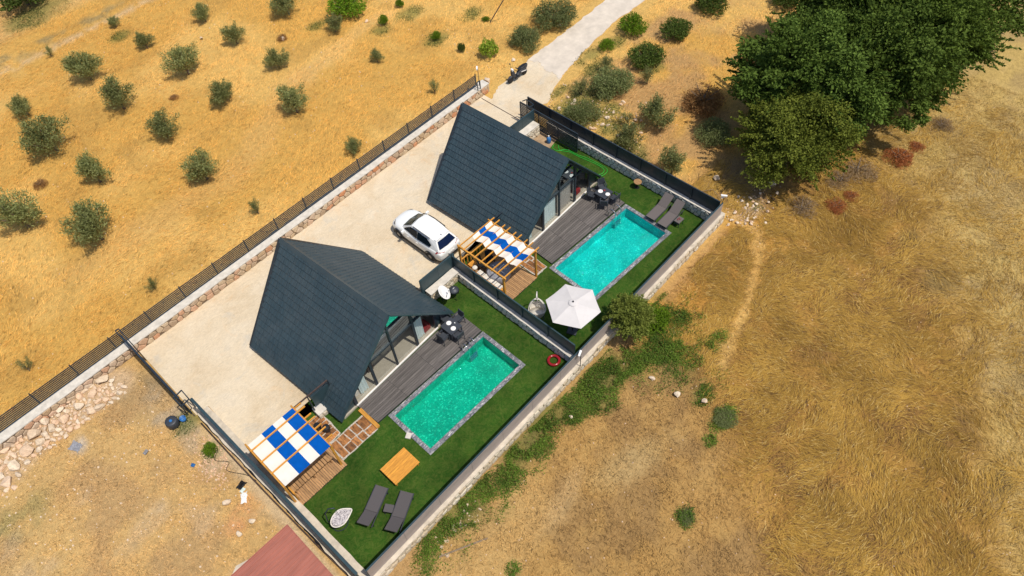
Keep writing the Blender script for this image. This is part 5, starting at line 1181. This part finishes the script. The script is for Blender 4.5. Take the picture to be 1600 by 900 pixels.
BR = [bush_variant(95, (.26, .13, .045), (.46, .26, .10), 3000, .11, .03, flat=.5), ]                        # rusty dry
def tree(name, x, y, s, var, label, cat, group=None, hs=1.0, lean=0):
    t = thing(name, label, cat, (x, y, float(height(np.array([x]), np.array([y]))[0])), random.uniform(0, 6.28), group); t.scale = (s, s, s*hs)
    if lean: t.rotation_euler = (lean, 0, t.rotation_euler.z)
    link('crown', var[0], t); link('trunk', var[1], t); return t
G1 = 'olive trees of the orchard'
olives = [
 (9.62, 54.9, 1.6, 'wide flame-shaped olive tree, third along the far left orchard row'), (9.55, 49.6, 1.65, 'full silvery olive tree touching the one above it, left orchard'), (4.67, 54.66, 1.1, 'small leaning olive tree near the upper left edge'), (4.27, 49.38, 2.0, 'large silvery olive tree near the left edge, below the small leaning one'),
 (14.35, 59.95, .65, 'tiny upright olive tree beside the dark track'), (14.48, 55.26, .95, 'slim pointed olive tree in the top left of the orchard'), (14.8, 49.66, 1.65, 'broad spreading olive tree with forked crown, upper left orchard'), (19.49, 54.91, 1.0, 'small rounded olive at the top edge above the slim tree'), (19.33, 50.14, 1.2, 'tall pointed olive tree near the top edge, left of centre'),
 (14.41, 44.45, 1.3, 'upright airy olive tree beside a dry bush with a white stone'), (10.02, 44.47, 1.4, 'olive tree with a notch in its crown, middle of the left orchard'), (9.54, 38.97, 1.55, 'dense round olive tree alone in the middle of the bare golden slope'), (4.75, 44.05, 1.45, 'olive tree with a bare gap on its left side, above a dry bush'), (-.2, 43.85, 1.85, 'large dense olive tree cut by the left edge'), (2.38, 39.23, 1.8, 'large olive tree lowest in the orchard, with dark droppings beside it'),
 (17.29, 39.52, 1.5, 'broad dark olive tree nearest the centre of the orchard'), (19.68, 45.21, 1.15, 'tall olive tree beside the dark dry bush, centre top'), (24.19, 49.99, 1.5, 'dense olive tree cut by the top edge, left of the green fig'), (25.08, 45.09, 1.0, 'small olive tree just below the green fig tree'), (24.71, 39.72, .72, 'small greyish olive tree below the pale orchard track'), (17.29, 33.24, .8, 'small olive tree nearest to the slatted orchard fence'), (29.5, 50.5, 1.3, 'olive tree beyond the green fig at the top edge'), (-.5, 49.0, 1.1, 'dark olive tree cut by the left edge, upper')]
for i, (x, y, s, l) in enumerate(olives): tree('olive_tree', x+.42, y-.48, s*.96, OV[i % 7], l, 'tree', G1, 1.0)
for i, (x, y, s, l) in enumerate([(10.32, 33.11, .62, 'sparse grey shrub close above the fence, left of the far cabin'), (2.98, 32.82, .52, 'small green shrub just outside the slatted fence'), (-4.35, 33.01, .5, 'thin olive sapling outside the fence near the left edge'), (25.21, 33.13, .58, 'little olive sapling near the road end of the fence'), (9.46, 59.8, .5, 'tiny olive sapling beside the pale rubble line')]):
    tree('olive_sapling', x, y, s, OS[i % 3], l, 'sapling', 'olive saplings', 1.3)
tree('dry_bush', 2.42, 46.36, .55, BR[0], 'round grey-brown dry bush between the left orchard trees', 'bush'); tree('dry_bush', 22.3, 47.3, .5, BR[0], 'dark dry bush around a pale rock near the top', 'bush'); tree('dry_bush', 12.9, 47.3, .4, BR[0], 'small dry bush around a white stone in the orchard', 'bush')
tree('fig_tree', 27.7, 46.0, 1.75, BB[0], 'broad bright green fig tree at the top edge', 'tree', None, .8); tree('fig_tree', 11.5, 68.5, 2.4, BD[1], 'dark bushy tree in the top left corner', 'tree')
tree('sapling', 28.6, 42.57, .45, BB[1], 'bright green sapling at the end of the pale orchard track', 'sapling', None, 1.7); tree('sapling', 31.0, 43.4, .4, BB[0], 'bright green sapling above the largest green weed patch', 'sapling', None, 1.6); tree('sapling', 29.8, 37.9, .45, BB[1], 'airy green sapling in the middle of a green weed patch', 'sapling', None, 1.4); tree('conifer_sapling', 29.87, 35.18, .33, BD[0], 'tiny dark conifer-like sapling left of the yellow-green tree', 'sapling', None, 2.2)
tree('young_tree', 30.68, 33.2, .78, BY[0], 'round yellow-green young tree beside the fence end and scooter', 'tree', None, 1.7); tree('sapling', 33.9, 36.6, .35, BB[0], 'small green sapling at the foot of the leaning pole', 'sapling')
tag(MB().tube([(33.71, 36.27, -.2), (34.6, 35.1, 2.2)], .045, 6).build('leaning_pole', 'bark'), 'thin leaning wooden pole at the top edge', 'pole')
G2 = 'round bushes beside the road'
for x, y, s, v, l, c in [(33.5, 32.1, 1.45, BO[0], 'round grey-green olive tree left of the road, nearer the yellow tree', 'tree'), (36.9, 32.3, 1.85, BO[1], 'large round grey-green olive tree left of the road at the top edge', 'tree'), (39.7, 27.1, 1.3, BB[0], 'round bright green citrus tree right of the road', 'tree'), (41.1, 24.2, 1.35, BD[0], 'round dark green citrus tree, right of the bright one', 'tree'), (45.5, 24.0, 1.5, BD[1], 'dark round tree at the top edge right of the road', 'tree'), (37.2, 24.0, 1.45, BD[2], 'dark leafy citrus tree in the second row right of the road', 'tree'), (36.9, 27.2, .72, BB[1], 'small bright green bush at the right edge of the road', 'bush'),
                         (33.1, 23.8, 1.65, BO[2], 'grey-green olive tree nearest the road end of the slatted fence', 'tree'), (29.6, 23.6, 1.35, BO[0], 'olive tree right behind the open gate', 'tree'), (49.6, 20.2, 1.3, BD[0], 'dark bush beside the big tree group at the top edge', 'bush'), (33.6, 15.9, 1.3, BO[1], 'shaded olive bush left of the big tree group', 'bush'), (41.5, 33, 1.0, BO[2], 'grey-green bush left of the road at the top', 'bush')]:
    tree('olive_tree' if v in BO else 'round_tree', x, y, s*.95, v, l, c, G2, 1.0)
for i, (x, y, s, l) in enumerate([(32.48, 19.5, 1.35, 'airy upright olive tree behind the far slatted fence, beside the rusty bush'), (29.5, 19.6, 1.15, 'airy olive tree leaning over the back fence, middle'), (29.3, 16.1, 1.1, 'airy olive tree behind the back fence above the loungers')]): tree('olive_tree', x, y, s*1.05, OV[i+2], l, 'tree', 'olive trees behind the back fence', 1.1)
tree('dry_bush', 35.9, 18.3, 1.7, BR[0], 'large rusty brown dry bush beside the dark tree group', 'bush')
for x, y, s, l in [(39.2, 6.3, 1.05, 'bright rusty dry bush at the lower edge of the dark tree group, left one'), (40.9, 5.9, .6, 'small rusty dry bush at the lower edge of the dark tree group'), (33.1, 7.2, .75, 'rusty red dry bush in the straw in front of the olive-green tree, left one'), (34.4, 6.9, .55, 'small rusty red dry bush in the straw in front of the olive-green tree, right one')]: tree('dry_bush', x, y, s, BX[0], l, 'bush', None, .7)
for x, y, s, l in [(36.6, 7.7, 1.3, 'pale brown dry brush between the olive-green tree and the rusty bush'), (35.2, 8.0, 1.0, 'pale brown dry brush at the foot of the olive-green tree'), (31.6, 8.6, 1.1, 'pale brown dry brush right of the rubble by the far corner'), (43.6, 5.6, .9, 'pale brown dry brush at the right lower edge of the dark tree group')]: tree('dry_bush', x, y, s, BT[0], l, 'bush', None, .7)

# big trees
def bigtree(name, x, y, r_, hgt, c0, c1, n, seed, label, ls=.21, lw=.115, zlow=.12, clumps=85, trunkh=2.0, crad=.24, tilt=None):
    r = np.random.default_rng(seed); t = thing(name, label, 'tree', (x, y, 0)); Cs, Ds, Cc = [], [], []; ctrs = []
    for k in range(clumps):
        a = r.uniform(0, 2*PI); e = math.asin(r.uniform(-.35, 1)); R_ = r.uniform(.55, .95)*(1+.18*math.sin(3*a+seed)+.1*math.sin(7*a+2*seed))
        c = np.array([math.cos(a)*math.cos(e)*R_*r_, math.sin(a)*math.cos(e)*R_*r_, hgt*(zlow+.40*(1-zlow))+math.sin(e)*R_*hgt*.50]); c[2] = max(c[2], .5); ctrs.append(c)
        m_ = int(n/clumps*r.uniform(.5, 1.5)); cr = crad*r_*r.uniform(.65, 1.3); off = r.normal(size=(m_, 3)); off /= np.linalg.norm(off, axis=1, keepdims=True); off *= cr*r.uniform(.3, 1.1, (m_, 1))
        off[:, 2] *= .65; Cs.append(c+off); Ds.append(off*np.array([1, 1, .5])+r.normal(size=(m_, 3))*.3*cr+np.array([0, 0, -.1])); tone = r.uniform(0, .45); Cc.append(lerpc(c0, c1, np.clip(tone+r.random(m_)*.6, 0, 1)))
    # fringe sprays sticking out
    for k in range(150):
        a = r.uniform(0, 2*PI); e = r.uniform(-.25, 1.3); d = np.array([math.cos(a)*math.cos(e), math.sin(a)*math.cos(e), math.sin(e)*.8]); m_ = 110; q_ = r.uniform(1.05, 1.34); s = r.uniform(.72, q_, m_)
        p = np.outer(s, d)*np.array([r_, r_, hgt*.5])+np.array([0, 0, hgt*(zlow+.40*(1-zlow))])+r.normal(size=(m_, 3))*(.30*(q_+.08-s))[:, None]; Cs.append(p); Ds.append(d+r.normal(size=(m_, 3))*.6); Cc.append(lerpc(c0, c1, r.random(m_)))
    Cs = np.vstack(Cs); Ds = np.vstack(Ds); Cc = np.vstack(Cc); Cs[:, 2] = np.maximum(Cs[:, 2], .1); V, F_, Cq = leaves(Cs, Ds, ls, lw, Cc, r)
    link('crown', np_mesh('crown', V, F_, Cq, 'leaf'), t); tb = MB(); tb.tube([(0, 0, -.3), (.1, 0, trunkh*.5), (0, .1, trunkh), (0, 0, hgt*.55)], [.35, .26, .22, .1], 10); tb.build('trunk', 'bark', t, True)
    lb = MB()
    for k in range(12): c = ctrs[k*5 % len(ctrs)]; lb.tube([(0, 0, trunkh*.6), tuple(c*np.array([.5, .5, .6])), tuple(c)], [.14, .08, .02], 6)
    lb.build('limbs', 'bark', t, True); return t
DG0, DG1 = (.045, .078, .010), (.130, .195, .033)
bigtree('mulberry_tree', 37.9, 12.6, 4.2, 7.2, DG0, DG1, 85000, 1, 'large dark green tree at the left end of the big tree group', clumps=210, crad=.17)
bigtree('mulberry_tree', 41.7, 10.3, 4.1, 7.4, (.050, .085, .010), (.15, .22, .035), 85000, 2, 'large dark green tree in the middle of the big tree group', clumps=210, crad=.17)
bigtree('mulberry_tree', 46.6, 10.1, 4.6, 7.6, (.048, .080, .010), (.145, .21, .032), 85000, 3, 'large dark green tree at the right end of the big tree group', clumps=210, crad=.17)
bigtree('mulberry_tree', 45.2, 13.8, 4.3, 7.4, DG0, DG1, 50000, 4, 'large dark green tree at the back of the big tree group', clumps=120)
bigtree('mulberry_tree', 53.5, 10.2, 4.6, 7.6, DG0, DG1, 45000, 6, 'large dark green tree beyond the group at the top right corner', clumps=110)
bigtree('carob_tree', 33.8, 11.25, 2.9, 5.0, (.070, .092, .011), (.205, .235, .034), 42000, 5, 'rounder olive-green tree in front of the dark tree group', .15, .09, clumps=95, crad=.27, trunkh=1.2)
tree('round_tree', 19.55, 10.25, .95, BB[1], 'leafy green bush in the weeds right of the tree that leans over the front fence', 'bush', None, .9)
bigtree('wall_tree', 18.15, 10.95, 1.05, 2.4, (.12, .15, .022), (.32, .37, .075), 6500, 8, 'light green tree leaning over the front fence beside the parasol', .11, .05, clumps=26, crad=.24, trunkh=.9, zlow=.25)

# ------------------------------------------------------------------ straw, grass and weeds (uncountable)
def strands(n, xr, yr, dens, colf, ln, lw, lift, flow, name, label, seed, cat='dry grass'):
    r = np.random.default_rng(seed); x = r.uniform(*xr, n); y = r.uniform(*yr, n); k = r.random(n) < dens(x, y); x, y = x[k], y[k]; n = len(x); z = height(x, y)
    a = flow(x, y, r); L_ = ln*r.uniform(.5, 1.4, n); up = lift*r.uniform(.2, 1.2, n); w_ = lw*r.uniform(.6, 1.3, n)
    dx, dy = np.cos(a)*L_, np.sin(a)*L_; bx, by = -np.sin(a)*w_/2, np.cos(a)*w_/2; z0 = z+.0
    bend = r.normal(0, .2, n); mx, my = x+dx*.5-dy*bend*.3, y+dy*.5+dx*bend*.3
    V = np.stack([np.c_[x-bx, y-by, z0], np.c_[x+bx, y+by, z0], np.c_[mx+bx, my+by, z0+up], np.c_[mx-bx, my-by, z0+up], np.c_[x+dx, y+dy, z0+up*.75]], 1).reshape(-1, 3)
    i = np.arange(n)*5; F_ = np.concatenate([np.stack([i, i+1, i+2], 1), np.stack([i, i+2, i+3], 1), np.stack([i+3, i+2, i+4], 1)])
    col = np.repeat(colf(x, y, r), 5, 0); o = link(name, np_mesh(name, V, F_, col, 'straw')); tag(o, label, cat, None, 'stuff'); return o
def infield(x, y): return ((y < 10.85) & (x > .5)) | ((x > 28.2) & (y < 14.5)) 
def d_long(x, y):
    a4 = sm(-.8, 2.2, (x-19.3)*.73-(y-7.6)*.68+(fbm(x, y, 7, 1)-.5)*5)*sm(9.5, 14.5, x+.5*y); q = x-y*1.35; a5 = sm(25, 33, q+(fbm(x, y, 7, 1)-.5)*9)
    cl = sm(.34, .58, fbm(x, y, 1.1, 41)); p = segd(x, y, FPATH); rub = ell(x, y, 30, 10.9, 1.4, .9)
    sh = ell(x, y, 33.5, 12.5, 3.2, 3)
    return infield(x, y)*a4*(1-.78*a5)*(.12+.88*cl)*sm(.2, .5, p)*(1-.8*rub)*(1-.9*sh)
def flow1(x, y, r):
    a = -.45+1.7*(fbm(x, y, 6.5, 51, 2)-.5)*2+2.0*(fbm(x, y, 1.3, 55, 3)-.5)*2
    return a+.8*(fbm(x, y, .6, 58, 2)-.5)*2+r.normal(0, .42, len(x))+PI*(r.random(len(x)) < .15)
def c_long(x, y, r):
    t_ = np.clip(.25+.5*r.random(len(x))+1.1*(fbm(x, y, 2.4, 61)-.5), 0, 1); c = lerpc((.33, .19, .038), (.74, .46, .10), t_); b_ = r.random(len(x)) < .07; c[b_] = (.84, .60, .22); d_ = r.random(len(x)) < .13; c[d_] = (.15, .085, .045); return c
strands(680000, (11, 48), (-12, 14.5), d_long, c_long, .44, .0125, .12, flow1, 'long_dry_straw', 'long flattened golden straw swirling over the field outside the far corner', 11)
def d_short(x, y): return infield(x, y)*(.25+.6*sm(.4, .6, fbm(x, y, 1.1, 43)))*(1-.6*ell(x, y, 33.5, 12.5, 3, 3))
def c_short(x, y, r): g_ = groundcol(x, y); q_ = r.random((len(x), 1)); return np.clip(g_*np.where(q_ < np.where(y > 14, .10, .17)[:, None], r.uniform(.36, .6, q_.shape), r.uniform(.95, 1.75, q_.shape)), 0, 1)
fl0 = lambda x, y, r: r.uniform(0, 2*PI, len(x))
strands(430000, (1, 50), (-13, 14.5), d_short, c_short, .19, .017, .06, fl0, 'short_dry_grass', 'short dry grass over the bare front field', 12)
def d_orch(x, y): return ((y > 31.4) | ((x > 28.3) & (y > 14))).astype(float)*sm(1.9, 2.4, segd(x, y, [(27, 28.4), (31, 28.6), (34.6, 29.3), (42, 30.1), (60, 31)]))*(.30+.7*sm(.35, .6, fbm(x, y, 1.7, 44)))
def fl2(x, y, r): return .2+1.5*(fbm(x, y, 9, 71, 2)-.5)+r.normal(0, .5, len(x))
strands(330000, (-8, 52), (14, 72), d_orch, c_short, .28, .018, .08, fl2, 'orchard_dry_grass', 'short golden dry grass over the orchard slope', 13)
def d_lot(x, y): return ((x < -.2) & (y < 29.2)).astype(float)*(.2+.7*sm(.42, .6, fbm(x, y, 1.2, 46)))
strands(90000, (-13, -.2), (8, 29.2), d_lot, c_short, .15, .016, .06, fl0, 'lot_dry_grass', 'patchy dry grass over the lot below the rock heap', 14)
# green weeds
def weedleaves(n, xr, yr, seed, name, label, c0, c1, ls, lw, hh, f):
    r = np.random.default_rng(seed); x = r.uniform(*xr, n); y = r.uniform(*yr, n); k = r.random(n) < f(x, y); x, y = x[k], y[k]; n = len(x)
    z = height(x, y)+r.uniform(.02, 1, n)*hh*(.3+.7*sm(.4, .65, fbm(x, y, .9, 81))); t_ = np.clip(r.random(n)*.7+.9*(fbm(x, y, 1.0, 83)-.5)+.1, 0, 1)
    V, F_, Cq = leaves(np.c_[x, y, z], r.normal(size=(n, 3))*np.array([1, 1, .5]), ls, lw, lerpc(c0, c1, t_), r); tag(link(name, np_mesh(name, V, F_, Cq, 'leaf')), label, 'weeds', None, 'stuff')
def wf(x, y): m_ = weedmask(x, y); return np.clip(m_*1.05*sm(.30, .52, fbm(x, y, .8, 85))+.02*m_, 0, 1)*((y < 11.05+.017*x*0))*(x > .5)
weedleaves(330000, (2, 23), (1.5, 11.0), 21, 'creeping_weeds', 'green creeping weeds along the outside of the front wall', (.045, .085, .014), (.18, .28, .035), .075, .045, .30, wf)
def wf2(x, y): m_ = weedmask(x, y); return m_*sm(.30, .50, fbm(x, y, .8, 85))*(((y > 31) | (x > 28.1) | ((x < -.1) & (y < 29)))).astype(float)
weedleaves(900000, (-2, 50), (9, 70), 22, 'green_weed_patches', 'green weed patches around the saplings and beside the road', (.05, .085, .018), (.14, .20, .05), .10, .036, .24, wf2)
tree('green_tuft', -.36, 21.75, .42, BB[0], 'small bright green bush on the gravel by the broad wall', 'bush'); tree('green_tuft', 12.07, 3.05, .40, BO[0], 'isolated green tuft at the bottom of the front field', 'bush', None, .6); tree('green_tuft', 17.25, 4.45, .62, BO[1], 'long green tuft in the middle of the front field', 'bush', None, .55)
tree('scrub_bush', 31.6, 25.2, 0.9, OS[0], 'loose grey-green scrub at the fence side of the road, nearest the gate', 'bush', 'grey-green scrub bushes by the road', 1.0)
tree('scrub_bush', 34.6, 25.6, 0.9, OS[1], 'loose grey-green scrub between the small bright bush and the olive tree', 'bush', 'grey-green scrub bushes by the road', 1.0)
tree('scrub_bush', 31.2, 20.9, 0.8, OS[2], 'loose grey-green scrub between two olive trees behind the back fence', 'bush', 'grey-green scrub bushes by the road', 1.0)
tree('scrub_bush', 35.3, 22.4, 0.9, OS[0], 'loose grey-green scrub at the foot of the dark leafy citrus tree', 'bush', 'grey-green scrub bushes by the road', 1.0)
tag(MB().tube([(28.9, 13.9, .1), (29.6, 13.3, .15), (29.2, 12.4, .08)], .02, 4).build('dry_branch', 'drywood'), 'curved dry branch outside the far corner', 'branch')
tag(MB().tube([(3.6, 9.9, .1), (4.6, 9.4, .12), (5.6, 8.9, .08)], .04, 5).build('fallen_branch', 'drywood'), 'long dry branch on the ground below the front wall', 'branch')
0 and print('tris', sum(len(m.loop_triangles) if len(m.loop_triangles) else sum(len(p.vertices)-2 for p in m.polygons) if len(m.polygons) < 2000 else len(m.polygons)*(2 if m.polygons[0].loop_total == 4 else 1) for m in bpy.data.meshes)); print('objects', len(bpy.data.objects))
